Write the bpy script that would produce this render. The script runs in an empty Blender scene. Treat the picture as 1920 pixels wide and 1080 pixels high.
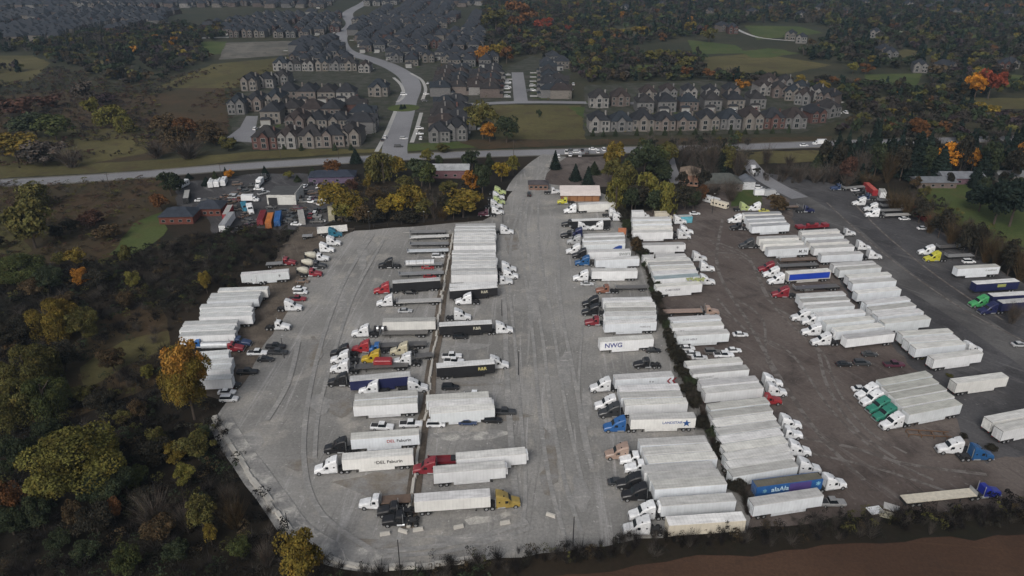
import bpy, math, random
import numpy as np
from mathutils import Vector
R=math.radians
random.seed(7); RNG=np.random.default_rng(11)
sc=bpy.context.scene
# ---------------------------------------------------------------- camera, sky, sun, exposure
F_PX=1400.0; PITCH=math.atan(680/F_PX); H=113.6
cd=bpy.data.cameras.new('camera'); cam=bpy.data.objects.new('camera',cd); sc.collection.objects.link(cam)
cam.location=(0,0,H); cam.rotation_euler=(math.pi/2-PITCH,0,0)
cd.sensor_width=36; cd.lens=F_PX/1920*36; cd.clip_start=1; cd.clip_end=9000
sc.camera=cam
w=bpy.data.worlds.new('World'); sc.world=w; w.use_nodes=True
nt=w.node_tree; bg=nt.nodes['Background']
sky=nt.nodes.new('ShaderNodeTexSky'); sky.sky_type='NISHITA'; sky.sun_disc=False
SUN_EL,SUN_AZ=38,200      # azimuth measured clockwise from +Y (overcast: soft light from behind the camera)
sky.sun_elevation=R(SUN_EL); sky.sun_rotation=R(SUN_AZ); sky.air_density=1.0; sky.dust_density=5; sky.ozone_density=1
hs=nt.nodes.new('ShaderNodeHueSaturation'); hs.inputs['Saturation'].default_value=0.5
nt.links.new(sky.outputs[0],hs.inputs['Color']); nt.links.new(hs.outputs[0],bg.inputs['Color'])
bg.inputs['Strength'].default_value=0.10
ld=bpy.data.lights.new('sun','SUN'); ld.energy=1.2; ld.angle=R(22); ld.color=(1,.985,.96)
sun=bpy.data.objects.new('sun',ld); sc.collection.objects.link(sun)
d=Vector((math.sin(R(SUN_AZ))*math.cos(R(SUN_EL)),math.cos(R(SUN_AZ))*math.cos(R(SUN_EL)),math.sin(R(SUN_EL))))
sun.rotation_euler=d.to_track_quat('Z','Y').to_euler()
sc.view_settings.view_transform='Standard'; sc.view_settings.look='None'; sc.view_settings.gamma=1
sc.view_settings.exposure=0.12
sc.cycles.max_bounces=4; sc.cycles.diffuse_bounces=2; sc.cycles.glossy_bounces=2; sc.cycles.transparent_max_bounces=4
HAZE=.00009
# ---------------------------------------------------------------- helpers
ct,st=math.cos(PITCH),math.sin(PITCH)
def G(px,py,z=0.0):
    x=(px-960)/F_PX; v=(py-540)/F_PX
    dx,dy,dz=x, ct-v*st, -st-v*ct
    t=(z-H)/dz
    return Vector((dx*t,dy*t,z))
def sc_at(py): return (py+140)*ct/H          # pixels per metre across, at a ground row
COL=sc.collection
def link(o,parent=None,name=None):
    COL.objects.link(o)
    if parent is not None: o.parent=parent
    return o
MATS={}
def node_mat(name,fn,rough=.8,spec=.3):
    m=bpy.data.materials.new(name); m.use_nodes=True; n=m.node_tree
    b=n.nodes['Principled BSDF']; b.inputs['Roughness'].default_value=rough; b.inputs['Specular IOR Level'].default_value=spec
    fn(n,b); MATS[name]=m; return m
def N(n,t,**k):
    x=n.nodes.new(t)
    for a,v in k.items(): setattr(x,a,v)
    return x
def flat(name,c,rough=.7,spec=.3,metal=0):
    def fn(n,b):
        tc=N(n,'ShaderNodeTexCoord'); no=N(n,'ShaderNodeTexNoise'); no.inputs['Scale'].default_value=2.5
        n.links.new(tc.outputs['Object'],no.inputs['Vector'])
        mr=N(n,'ShaderNodeMapRange'); mr.inputs['To Min'].default_value=.8; mr.inputs['To Max'].default_value=1.15
        n.links.new(no.outputs[0],mr.inputs[0])
        vm=N(n,'ShaderNodeVectorMath',operation='SCALE'); vm.inputs[0].default_value=c
        n.links.new(mr.outputs[0],vm.inputs['Scale']); n.links.new(vm.outputs[0],b.inputs['Base Color'])
        b.inputs['Metallic'].default_value=metal
    return node_mat(name,fn,rough,spec)
flat('rubber',(.018,.018,.019),.9); flat('alloy',(.45,.46,.47),.35,.5,.6); flat('dark_metal',(.03,.03,.032),.7)
flat('glass',(.012,.015,.018),.12,.6); flat('trim',(.26,.26,.25),.6); flat('lamp',(.6,.58,.5),.3); flat('bark',(.07,.055,.045),.95)
flat('lens_red',(.35,.02,.02),.4); flat('concrete',(.46,.44,.40),.9); flat('twig',(.085,.072,.062),.95)
def objcol(name,rough,spec,mode):
    def fn(n,b):
        oi=N(n,'ShaderNodeObjectInfo'); tc=N(n,'ShaderNodeTexCoord')
        off=N(n,'ShaderNodeVectorMath',operation='SCALE'); off.inputs[0].default_value=(57,31,13); n.links.new(oi.outputs['Random'],off.inputs['Scale'])
        add=N(n,'ShaderNodeVectorMath',operation='ADD'); n.links.new(tc.outputs['Object'],add.inputs[0]); n.links.new(off.outputs[0],add.inputs[1])
        def noise(sc3,detail=4,rough=.6,src=add):
            mp=N(n,'ShaderNodeMapping'); mp.inputs['Scale'].default_value=sc3; n.links.new(src.outputs[0],mp.inputs['Vector'])
            q=N(n,'ShaderNodeTexNoise'); q.inputs['Scale'].default_value=1; q.inputs['Detail'].default_value=detail; q.inputs['Roughness'].default_value=rough
            n.links.new(mp.outputs[0],q.inputs['Vector']); return q
        def rng(src,lo,hi,fmin=0,fmax=1):
            mr=N(n,'ShaderNodeMapRange'); mr.inputs['From Min'].default_value=fmin; mr.inputs['From Max'].default_value=fmax
            mr.inputs['To Min'].default_value=lo; mr.inputs['To Max'].default_value=hi; n.links.new(src,mr.inputs[0]); return mr.outputs[0]
        def mul(a,c):
            m=N(n,'ShaderNodeMath',operation='MULTIPLY'); n.links.new(a,m.inputs[0]); n.links.new(c,m.inputs[1]); return m.outputs[0]
        if mode=='paint': f=mul(rng(noise((1.2,1.2,2)).outputs[0],.78,1.08,.3,.7),rng(oi.outputs['Random'],.82,1.08))
        elif mode=='skin':
            seam=N(n,'ShaderNodeTexWave',bands_direction='X',wave_profile='SIN'); seam.inputs['Scale'].default_value=.41
            n.links.new(tc.outputs['Object'],seam.inputs['Vector'])
            a=rng(seam.outputs['Fac'],.90,1.0,0,.07); c=rng(noise((.3,.5,.35)).outputs[0],.88,1.05,.3,.7); f=mul(a,c)
            g=rng(noise((1.2,1.2,.3),3).outputs[0],.95,1.02,.35,.65); f=mul(f,g)
        elif mode=='roof':
            a=rng(noise((.35,.8,1)).outputs[0],.76,1.1,.3,.7); c=rng(noise((.15,2,1),3).outputs[0],.88,1.05,.35,.65); f=mul(a,c)
            seam=N(n,'ShaderNodeTexWave',bands_direction='X'); seam.inputs['Scale'].default_value=.4; n.links.new(tc.outputs['Object'],seam.inputs['Vector'])
            f=mul(f,rng(seam.outputs['Fac'],.9,1,0,.2)); f=mul(f,rng(oi.outputs['Random'],.72,1.12))
        elif mode=='leaf':
            a=rng(noise((.35,.35,.35),3).outputs[0],.55,1.5,.33,.67); c=rng(noise((2.2,2.2,2.2),2).outputs[0],.6,1.45,.3,.7); f=mul(a,c); f=mul(f,rng(oi.outputs['Random'],.85,1.15))
        elif mode=='wall':
            a=rng(noise((.6,.6,1.5)).outputs[0],.75,1.15,.3,.7); c=rng(noise((6,6,12),1).outputs[0],.8,1.15,.3,.7); f=mul(a,c)
        elif mode=='shingle':
            a=rng(noise((.4,.4,.4)).outputs[0],.75,1.2,.3,.7); c=rng(noise((5,5,9),2).outputs[0],.75,1.2,.3,.7); f=mul(a,c)
        vm=N(n,'ShaderNodeVectorMath',operation='SCALE')
        if mode=='leaf':   # some leaf clumps turn towards yellow-brown
            mx=N(n,'ShaderNodeMix',data_type='RGBA',blend_type='MULTIPLY'); mx.inputs['B'].default_value=(1.15,.92,.75,1)
            q=noise((.8,.8,.8),2); n.links.new(rng(q.outputs[0],0,.8,.45,.65),mx.inputs['Factor']); n.links.new(oi.outputs['Color'],mx.inputs['A']); n.links.new(mx.outputs['Result'],vm.inputs[0])
        else: n.links.new(oi.outputs['Color'],vm.inputs[0])
        n.links.new(f,vm.inputs['Scale']); n.links.new(vm.outputs[0],b.inputs['Base Color'])
    return node_mat(name,fn,rough,spec)
objcol('paint',.35,.5,'paint'); objcol('skin',.5,.4,'skin'); objcol('van_roof',.75,.2,'roof'); objcol('leaf',.9,.1,'leaf')
objcol('wall',.9,.2,'wall'); objcol('shingle',.92,.15,'shingle')
def fn(n,b):
    at=N(n,'ShaderNodeAttribute',attribute_name='tint'); tc=N(n,'ShaderNodeTexCoord'); q=N(n,'ShaderNodeTexNoise'); q.inputs['Scale'].default_value=.5; q.inputs['Detail'].default_value=4
    n.links.new(tc.outputs['Object'],q.inputs['Vector']); mr=N(n,'ShaderNodeMapRange'); mr.inputs['From Min'].default_value=.3; mr.inputs['From Max'].default_value=.7; mr.inputs['To Min'].default_value=.6; mr.inputs['To Max'].default_value=1.4
    n.links.new(q.outputs[0],mr.inputs[0]); vm=N(n,'ShaderNodeVectorMath',operation='SCALE'); n.links.new(at.outputs['Color'],vm.inputs[0]); n.links.new(mr.outputs[0],vm.inputs['Scale']); n.links.new(vm.outputs[0],b.inputs['Base Color'])
node_mat('tinted',fn,.92,.1)
def ground_mat(name,c1,c2,c3=None,scale=.05,fine=1.2,streak=None,sang=0,rough=.95,thr=(.42,.6),fleck=None):
    def fn(n,b):
        tc=N(n,'ShaderNodeTexCoord')
        def noise(s,det=5,ro=.6,mapping=None):
            q=N(n,'ShaderNodeTexNoise'); q.inputs['Scale'].default_value=s; q.inputs['Detail'].default_value=det; q.inputs['Roughness'].default_value=ro; q.inputs['Distortion'].default_value=.9 if mapping else .3
            if mapping:
                mp=N(n,'ShaderNodeMapping'); mp.inputs['Rotation'].default_value=(0,0,R(mapping[2])); mp.inputs['Scale'].default_value=(mapping[0],mapping[1],1)
                mp2=N(n,'ShaderNodeMapping'); mp2.inputs['Rotation'].default_value=(0,0,R(mapping[2])); n.links.new(tc.outputs['Object'],mp2.inputs['Vector'])
                mp.inputs['Rotation'].default_value=(0,0,0); n.links.new(mp2.outputs[0],mp.inputs['Vector']); n.links.new(mp.outputs[0],q.inputs['Vector'])
            else: n.links.new(tc.outputs['Object'],q.inputs['Vector'])
            return q.outputs[0]
        def mr(s,a,c,lo=0,hi=1):
            m=N(n,'ShaderNodeMapRange'); m.inputs['From Min'].default_value=a; m.inputs['From Max'].default_value=c; m.inputs['To Min'].default_value=lo; m.inputs['To Max'].default_value=hi
            n.links.new(s,m.inputs[0]); return m.outputs[0]
        def mix(f,a,c):
            m=N(n,'ShaderNodeMix',data_type='RGBA'); n.links.new(f,m.inputs['Factor'])
            for v,k in ((a,'A'),(c,'B')):
                if isinstance(v,tuple): m.inputs[k].default_value=(*v,1)
                else: n.links.new(v,m.inputs[k])
            return m.outputs['Result']
        col=mix(mr(noise(scale,8),thr[0],thr[1]),c1,c2)
        if c3: col=mix(mr(noise(scale*3.1,6,.65),.52,.66,0,.85),col,c3)
        if streak:
            s1=noise(1,5,.7,(streak[0],streak[1],sang)); col=mix(mr(s1,.56,.70,0,.8),col,streak[2]); s2=noise(1.7,4,.7,(streak[0]*1.6,streak[1],sang+6)); col=mix(mr(s2,.58,.72,0,.7),col,streak[3])
        if fleck: col=mix(mr(noise(.9,3,.5),.66,.72,0,.8),col,fleck)
        f=mr(noise(fine,6,.75),.3,.7,.78,1.22)
        vm=N(n,'ShaderNodeVectorMath',operation='SCALE'); n.links.new(col,vm.inputs[0]); n.links.new(f,vm.inputs['Scale']); n.links.new(vm.outputs[0],b.inputs['Base Color'])
        bp=N(n,'ShaderNodeBump'); bp.inputs['Strength'].default_value=.5; bp.inputs['Distance'].default_value=.25; n.links.new(noise(fine*.7,6,.7),bp.inputs['Height']); n.links.new(bp.outputs[0],b.inputs['Normal'])
    return node_mat(name,fn,rough,.2)

class MB:
    def __init__(s): s.v=[]; s.f=[]; s.m=[]; s.mats=[]
    def mi(s,m):
        if m not in s.mats: s.mats.append(m)
        return s.mats.index(m)
    def quad(s,pts,m='paint'):
        k=len(s.v); s.v+= [tuple(p) for p in pts]; s.f.append(tuple(range(k,k+len(pts)))); s.m.append(s.mi(m))
    def box(s,x0,x1,y0,y1,z0,z1,m='paint',top=None):
        k=len(s.v); s.v+=[(x0,y0,z0),(x1,y0,z0),(x1,y1,z0),(x0,y1,z0),(x0,y0,z1),(x1,y0,z1),(x1,y1,z1),(x0,y1,z1)]
        i=s.mi(m); s.f+=[(k,k+3,k+2,k+1),(k+4,k+5,k+6,k+7),(k,k+1,k+5,k+4),(k+1,k+2,k+6,k+5),(k+2,k+3,k+7,k+6),(k+3,k,k+4,k+7)]
        s.m+=[i,s.mi(top) if top else i]+[i]*4
    def frustum(s,b,z0,t,z1,m='paint'):   # b,t=(x0,x1,y0,y1)
        k=len(s.v)
        for (x0,x1,y0,y1),z in ((b,z0),(t,z1)): s.v+=[(x0,y0,z),(x1,y0,z),(x1,y1,z),(x0,y1,z)]
        i=s.mi(m); s.f+=[(k,k+3,k+2,k+1),(k+4,k+5,k+6,k+7),(k,k+1,k+5,k+4),(k+1,k+2,k+6,k+5),(k+2,k+3,k+7,k+6),(k+3,k,k+4,k+7)]; s.m+=[i]*6
    def cyl(s,c,r,l,axis='y',n=14,m='rubber',cap=None,r2=None):
        k=len(s.v); r2=r if r2 is None else r2
        for e,rr in ((-l/2,r),(l/2,r2)):
            for j in range(n):
                a=2*math.pi*j/n; u,v=rr*math.cos(a),rr*math.sin(a)
                s.v.append({'y':(c[0]+u,c[1]+e,c[2]+v),'x':(c[0]+e,c[1]+u,c[2]+v),'z':(c[0]+u,c[1]+v,c[2]+e)}[axis])
        i=s.mi(m); ic=s.mi(cap or m)
        for j in range(n): s.f.append((k+j,k+(j+1)%n,k+n+(j+1)%n,k+n+j)); s.m.append(i)
        s.f.append(tuple(range(k+n-1,k-1,-1))); s.f.append(tuple(range(k+n,k+2*n))); s.m+=[ic,ic]
    def loft(s,st,m='paint'):   # stations (x,hw,zb,zt[,topw])
        k=len(s.v)
        for q in st:
            x,hw,zb,zt=q[:4]; tw=q[4] if len(q)>4 else .84; sh=min(.3,(zt-zb)*.35)
            s.v+=[(x,-hw*.93,zb),(x,-hw,zb+.12),(x,-hw,zt-sh),(x,-hw*(.5+tw/2),zt-sh*.35),(x,-hw*tw*.9,zt),(x,hw*tw*.9,zt),(x,hw*(.5+tw/2),zt-sh*.35),(x,hw,zt-sh),(x,hw,zb+.12),(x,hw*.93,zb)]
        i=s.mi(m)
        for a in range(len(st)-1):
            for j in range(10):
                p=k+a*10; s.f.append((p+j,p+(j+1)%10,p+10+(j+1)%10,p+10+j)); s.m.append(i)
        s.f.append(tuple(range(k,k+10))); s.f.append(tuple(range(k+len(st)*10-1,k+len(st)*10-11,-1))); s.m+=[i,i]
    def mesh(s,name):
        me=bpy.data.meshes.new(name); me.from_pydata(s.v,[],s.f); 
        for m in s.mats: me.materials.append(MATS[m])
        me.polygons.foreach_set('material_index',s.m); me.update()
        return me
def ob(name,me,parent=None,col=None,loc=None):
    o=bpy.data.objects.new(name,me)
    if col is not None: o.color=(*col,1)
    if loc: o.location=loc
    return link(o,parent)
def empty(name,loc=(0,0,0),rz=0):
    o=bpy.data.objects.new(name,None); o.location=loc; o.rotation_euler=(0,0,rz); o.empty_display_size=.5
    return link(o)
# ------------- label registry
REG=[]
def reg(o,cat,desc,zone,group=None):
    o['category']=cat; REG.append((o,desc,zone,group)); return o
ORD='first second third fourth fifth sixth seventh eighth ninth tenth eleventh twelfth thirteenth fourteenth fifteenth sixteenth seventeenth eighteenth nineteenth twentieth'.split()
def pixel(p):
    dz=(p.z-H); y=p.y; depth=y*ct-dz*st; return (960+F_PX*p.x/depth, 540-F_PX*(y*st+dz*ct)/depth)
def finish_labels():
    g={}
    for o,d,z,gr in REG: g.setdefault((d,z),[]).append((o,gr))
    for (d,z),l in g.items():
        base=f'{d} {z}'.strip()
        if len(l)==1:
            l[0][0]['label']=base
            if l[0][1]: l[0][0]['group']=l[0][1]
            continue
        grp=l[0][1] or f'{d}s {z}'
        P=[(o,)+pixel(o.location) for o,_ in l]
        for o,_,_ in P: o['group']=grp
        if len(l)>20:
            for o,_,_ in P: o['label']=base
            continue
        dx=max(p[1] for p in P)-min(p[1] for p in P); dy=max(p[2] for p in P)-min(p[2] for p in P)
        if dx>dy*1.6: P.sort(key=lambda p:p[1]); a,c='from the left','rightmost'; first='leftmost'
        else: P.sort(key=lambda p:p[2]); a,c='from the far end','nearest'; first='farthest'
        for i,(o,_,_) in enumerate(P):
            wd=first if i==0 else (c if i==len(P)-1 else f'{ORD[i]} {a}')
            o['label']=f'{base}, {wd}' if len(P)>2 or True else base
WHITE=(.78,.79,.80); LGREY=(.50,.51,.50)
# ---------------------------------------------------------------- ground, lots, roads
def structure(o): o['kind']='structure'; return o
ground_mat('far_ground',(.030,.032,.018),(.046,.042,.024),(.022,.026,.015),scale=.01,fine=.3)
ground_mat('lane_gravel',(.072,.069,.068),(.115,.111,.109),None,scale=.05,fine=1.3,streak=(.4,.03,(.17,.165,.16),(.075,.072,.072)),sang=-38)
ground_mat('tyre_track',(.16,.145,.135),(.095,.082,.074),None,scale=.35,fine=1.5,thr=(.45,.55))
ground_mat('scrub_ground',(.016,.013,.009),(.026,.019,.012),(.013,.014,.008),scale=.012,fine=.6,thr=(.4,.6))
ground_mat('gravel',(.195,.190,.180),(.278,.270,.256),(.335,.315,.282),scale=.028,fine=1.5,streak=(.45,.02,(.37,.36,.35),(.155,.15,.143)),sang=2,fleck=(.40,.39,.37))
ground_mat('dust',(.232,.228,.22),(.30,.29,.275),None,scale=.25,fine=1.5,thr=(.45,.65),streak=(.12,1.0,(.40,.385,.36),(.22,.215,.205)),sang=3)
ground_mat('dust_bright',(.225,.22,.212),(.44,.425,.39),None,scale=.22,fine=1.5,thr=(.46,.62),streak=(.3,.5,(.52,.50,.46),(.19,.185,.175)),sang=50)
ground_mat('mud_stain',(.225,.22,.212),(.185,.165,.14),None,scale=.22,fine=1.5,thr=(.42,.6),streak=(.12,1.0,(.25,.235,.21),(.19,.172,.152)),sang=3)
ground_mat('garden_ground',(.034,.038,.024),(.066,.062,.054),(.030,.036,.018),scale=.12,fine=1.2)
ground_mat('brown_dirt',(.090,.072,.064),(.130,.109,.098),(.055,.045,.041),scale=.03,fine=1.2,streak=(.35,.04,(.165,.148,.138),(.048,.040,.037)),sang=-28,fleck=(.16,.145,.135))
ground_mat('asphalt_lot',(.054,.052,.054),(.085,.083,.086),(.040,.038,.040),scale=.03,fine=1.3,streak=(.4,.05,(.135,.13,.13),(.035,.033,.034)),sang=-38,fleck=(.15,.145,.14))
ground_mat('road_asphalt',(.19,.19,.20),(.22,.22,.23),None,scale=.02,fine=1.5)
ground_mat('sidewalk_concrete',(.33,.33,.32),(.38,.37,.35),None,scale=.05,fine=1.5)
ground_mat('lawn',(0.0468,0.0676,0.0182),(0.0676,0.0858,0.026),(0.078,0.0754,0.0286),scale=.03,fine=.8)
ground_mat('dry_grass',(0.0728,0.065,0.026),(0.1014,0.0884,0.0351),(0.0624,0.0468,0.0234),scale=.02,fine=.5)
ground_mat('pale_soil',(.10,.095,.082),(.15,.14,.12),(.07,.06,.05),scale=.03,fine=.8)
ground_mat('plough_soil',(0.0575,0.0322,0.0207),(0.0736,0.0414,0.02645),(0.0483,0.02875,0.01955),scale=.03,fine=1.6,streak=(.9,.01,(0.0759,0.0437,0.0276),(0.0414,0.0253,0.01725)),sang=-84)
ground_mat('reddish_scrub',(0.048,0.036,0.0192),(0.0624,0.0408,0.0216),(0.036,0.0312,0.0168),scale=.03,fine=.5)
ground_mat('mud',(.095,.078,.062),(.14,.115,.092),(.06,.048,.038),scale=.08,fine=1.5,streak=(.5,.04,(.17,.15,.13),(.05,.04,.034)),sang=-25)
me=bpy.data.meshes.new('ground'); me.from_pydata([(-3000,-300,0),(3000,-300,0),(3000,5000,0),(-3000,5000,0)],[],[(0,1,2,3)]); me.materials.append(MATS['scrub_ground'])
structure(ob('ground',me))
ZL=[0.0]; OPEN=[]
FARP=1
def poly(name,mat,pts,jit=1.0,step=5.0,world=False,dz=None):
    if dz is None: ZL[0]+=.004; dz=ZL[0]
    P=[Vector((*p,0)) if world else G(*p) for p in pts]; out=[]
    for a,c in zip(P,P[1:]+P[:1]):
        L=(c-a).length; n=max(1,int(L/step)) if jit else 1
        for i in range(n):
            q=a.lerp(c,i/n)
            if i: q=q+Vector((random.uniform(-jit,jit),random.uniform(-jit,jit),0))
            out.append((q.x,q.y,dz))
    me=bpy.data.meshes.new(name); me.from_pydata(out,[],[tuple(range(len(out)))])
    me.materials.append(MATS[mat]); me.update()
    if me.polygons[0].normal.z<0: me.flip_normals()
    return structure(ob(name,me))
def ribbon(name,mat,pts,w,dz=None,w2=None):   # pts in px; width metres
    if dz is None: ZL[0]+=.004; dz=ZL[0]
    P=[G(*p) for p in pts]
    # smooth
    Q=[]
    for i in range(len(P)-1):
        p0=P[max(0,i-1)];p1=P[i];p2=P[i+1];p3=P[min(len(P)-1,i+2)]
        for k in range(8):
            t=k/8; Q.append(.5*((2*p1)+(p2-p0)*t+(2*p0-5*p1+4*p2-p3)*t*t+(3*p1-p0-3*p2+p3)*t**3))
    Q.append(P[-1]); v=[];f=[]
    for i,q in enumerate(Q):
        d=(Q[min(i+1,len(Q)-1)]-Q[max(i-1,0)]).normalized(); n=Vector((-d.y,d.x,0)); ww=w if w2 is None else w+(w2-w)*i/(len(Q)-1)
        v+=[tuple(q+n*ww/2+Vector((0,0,dz))),tuple(q-n*ww/2+Vector((0,0,dz)))]
        if i: k=2*i; f.append((k-2,k-1,k+1,k))
    me=bpy.data.meshes.new(name); me.from_pydata(v,[],f); me.materials.append(MATS[mat]); me.update()
    if me.polygons[0].normal.z<0: me.flip_normals()
    return structure(ob(name,me)),Q
poly('far_scrubland','far_ground',[(-1200,352),(0,348),(480,312),(1030,290),(1560,270),(3200,250),(3200,-60),(-1200,-60)],0)
poly('scrub_field','reddish_scrub',[(-60,345),(200,335),(330,330),(330,400),(240,470),(150,500),(-60,480)])
poly('scrub_field','dry_grass',[(-60,390),(20,395),(60,470),(0,520),(-80,520)])
poly('scrub_field','reddish_scrub',[(60,640),(300,560),(320,640),(330,700),(250,740),(120,790),(60,740)])
poly('scrub_field','dry_grass',[(150,690),(230,640),(315,620),(318,650),(230,690),(160,730)])
poly('scrub_field','reddish_scrub',[(-80,190),(90,170),(300,175),(420,150),(430,250),(280,300),(-80,320)])
poly('scrub_field','dry_grass',[(-80,270),(200,240),(290,240),(280,285),(100,322),(-80,322)])
poly('meadow','dry_grass',[(-60,105),(60,104),(95,118),(60,150),(-60,175)])
poly('meadow','dry_grass',[(290,165),(400,120),(560,105),(520,150),(440,165)])
poly('meadow','lawn',[(370,78),(425,78),(420,100),(380,105)])
poly('building_site','pale_soil',[(425,80),(575,76),(560,102),(410,112)])
poly('meadow','dry_grass',[(920,195),(1090,198),(1100,262),(930,266)])
poly('meadow','lawn',[(1065,200),(1250,205),(1240,222),(1100,226)])
poly('meadow','dry_grass',[(1315,108),(1420,100),(1560,122),(1480,138),(1330,140)])
for cx,cy,a_,b_,m_ in((1180,60,34,9,'dry_grass'),(1250,30,30,6,'lawn'),(1440,100,60,9,'lawn'),(1560,90,30,7,'dry_grass'),(1600,40,34,5,'lawn'),(1700,100,40,7,'dry_grass'),(1850,70,50,6,'lawn'),(1800,110,36,6,'dry_grass'),(1350,30,30,4,'dry_grass'),(1080,120,30,8,'dry_grass'),(1200,128,50,7,'lawn'),(1660,190,30,8,'dry_grass'),(1900,150,40,9,'lawn'),(1480,30,30,4,'lawn'),(1720,40,30,4,'dry_grass'),(180,120,30,8,'dry_grass'),(100,250,50,12,'dry_grass'),(200,280,60,14,'dry_grass'),(380,215,60,16,'reddish_scrub')):
    rr_=[random.uniform(.7,1.15) for _ in range(12)]; PT=[(cx+a_*rr_[i]*math.cos(i*math.pi/6),cy+b_*rr_[i]*math.sin(i*math.pi/6)) for i in range(12)]; OPEN.append([(G(*q).x,G(*q).y) for q in PT]); poly('meadow',m_,PT)
poly('meadow','lawn',[(1395,48),(1500,50),(1545,62),(1420,75)])
poly('meadow','lawn',[(1655,52),(1790,56),(1800,70),(1680,74)])
poly('meadow','lawn',[(1620,140),(1730,138),(1720,160),(1630,162)])
poly('meadow','dry_grass',[(1060,70),(1140,74),(1150,92),(1075,95)])
poly('meadow','dry_grass',[(1790,183),(1960,185),(1960,205),(1820,205)])
poly('meadow','lawn',[(1290,75),(1380,85),(1400,100),(1300,102)])
poly('meadow','pale_soil',[(1840,212),(1990,210),(1990,222),(1850,222)])
OPEN.append([(G(*q).x,G(*q).y) for q in [(205,478),(250,420),(305,398),(315,430),(290,455),(240,480)]])
poly('lawn','lawn',[(205,478),(250,420),(305,398),(315,430),(290,455),(240,480)])
poly('lawn','lawn',[(1722,342),(1830,345),(1990,372),(1990,520),(1890,480),(1800,425),(1745,395)])
poly('lawn','lawn',[(1360,352),(1425,350),(1430,385),(1370,388)])
poly('roadside_grass','dry_grass',[(-60,322),(300,300),(470,285),(735,270),(735,284),(470,300),(300,318),(-60,338)])
poly('roadside_grass','lawn',[(760,268),(900,264),(900,276),(760,284)])
poly('roadside_verge','reddish_scrub',[(850,262),(1100,262),(1560,256),(1560,270),(1100,272),(900,280)])
poly('roadside_grass','dry_grass',[(1380,285),(1560,282),(1560,302),(1400,310)])
poly('subdivision_ground','garden_ground',[(425,205),(500,140),(600,105),(760,60),(870,60),(940,130),(1000,105),(1070,130),(1070,192),(870,200),(870,266),(760,270),(720,280),(480,280),(440,262),(430,230)])
poly('subdivision_ground','garden_ground',[(1095,255),(1095,160),(1330,150),(1500,160),(1600,215),(1500,250)])
ZFAR=ZL[0]; ZL[0]=.002
poly('yard_ground','asphalt_lot',[(315,345),(480,325),(640,325),(640,400),(600,430),(520,432),(440,425),(400,440),(385,400),(330,385)])
poly('muddy_strip','mud',[(560,425),(665,428),(620,500),(540,620),(490,700),(440,760),(380,740),(420,660),(480,570),(500,520),(520,470)])
LOT=[(400,790),(432,745),(470,700),(500,640),(530,600),(565,545),(590,490),(620,450),(665,433),(700,431),(850,418),(905,414),(935,400),(955,365),(975,340),(1005,312),(1030,298),(1050,292),(1040,320),(1030,345),(1100,350),(1150,372),(1180,420),(1210,480),(1232,540),(1250,610),(1275,680),(1300,740),(1345,830),(1385,900),(1410,960),(1400,1000),(1200,1010),(1060,1035),(900,1052),(780,1066),(680,1064),(600,1045),(545,1000),(490,920),(440,850)]
BROWN=[(1180,405),(1330,365),(1400,350),(1560,345),(1700,395),(1780,445),(1860,500),(2050,600),(2050,950),(1920,955),(1680,962),(1400,990),(1405,950),(1345,830),(1300,740),(1275,680),(1250,610),(1232,540),(1210,480)]
poly('truck_lot_dirt','brown_dirt',BROWN,.8,4)
poly('truck_lot_asphalt','asphalt_lot',[(1400,318),(1560,345),(1620,352),(1700,395),(1780,445),(1860,500),(2050,600),(2050,830),(1850,870),(1810,820),(1770,740),(1700,680),(1640,610),(1590,550),(1560,500),(1530,450),(1490,420),(1480,370),(1400,352)],1.2,3)
ribbon('truck_lane','lane_gravel',[(1470,355),(1520,385),(1580,425),(1640,478),(1700,525),(1760,560),(1830,605),(1920,665),(2000,720)],11)
for pts,w_ in (([(1330,450),(1400,480),(1440,560),(1490,600),(1530,650),(1550,720),(1600,800),(1680,860)],1.0),([(1335,455),(1405,490),(1448,570),(1500,625),(1545,665),(1570,730),(1625,805),(1700,850)],.7),([(1345,560),(1400,620),(1480,660),(1560,770),(1650,850),(1750,900)],.8),([(1355,410),(1345,500),(1400,600),(1470,720),(1540,820),(1620,900)],1.2),([(1300,470),(1400,476),(1480,470)],.9),([(1330,480),(1420,486)],.7),([(1500,820),(1600,840),(1700,870),(1850,890)],1.1),([(1520,850),(1650,880),(1800,930)],.9),([(1600,380),(1660,440),(1760,520),(1880,600)],.8),([(1550,380),(1650,470),(1790,570),(1920,640)],.7),([(1380,560),(1430,600),(1440,680),(1500,760)],.8)): ribbon('tyre_tracks','tyre_track',pts,w_)
poly('truck_lot_gravel','gravel',LOT,.5,4)
poly('depot_ground','brown_dirt',[(1035,296),(1150,293),(1150,350),(1100,352),(1030,345),(1010,330)])
poly('ploughed_field','plough_soil',[(560,1140),(900,1092),(1250,1052),(1600,1018),(2100,985),(2600,1500),(300,1500)])
poly('field_margin','scrub_ground',[(560,1120),(900,1080),(1250,1040),(1600,1006),(2000,985),(2000,1000),(1600,1019),(1250,1054),(900,1094),(560,1142)])
ZNEAR=ZL[0]; ZL[0]=ZFAR
ribbon('road_shoulder','pale_soil',[(-150,352),(0,344),(150,336),(290,326),(480,311),(700,298),(880,290),(1030,286),(1200,281),(1390,276),(1560,270),(1750,264),(2000,258)],15)
ribbon('main_road','road_asphalt',[(-150,352),(0,344),(150,336),(290,326),(480,311),(700,298),(880,290),(1030,286),(1200,281),(1390,276),(1560,270),(1750,264),(2000,258)],11)
ribbon('entry_road','gravel',[(1040,292),(1015,310),(990,335),(975,360)],14)
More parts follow.
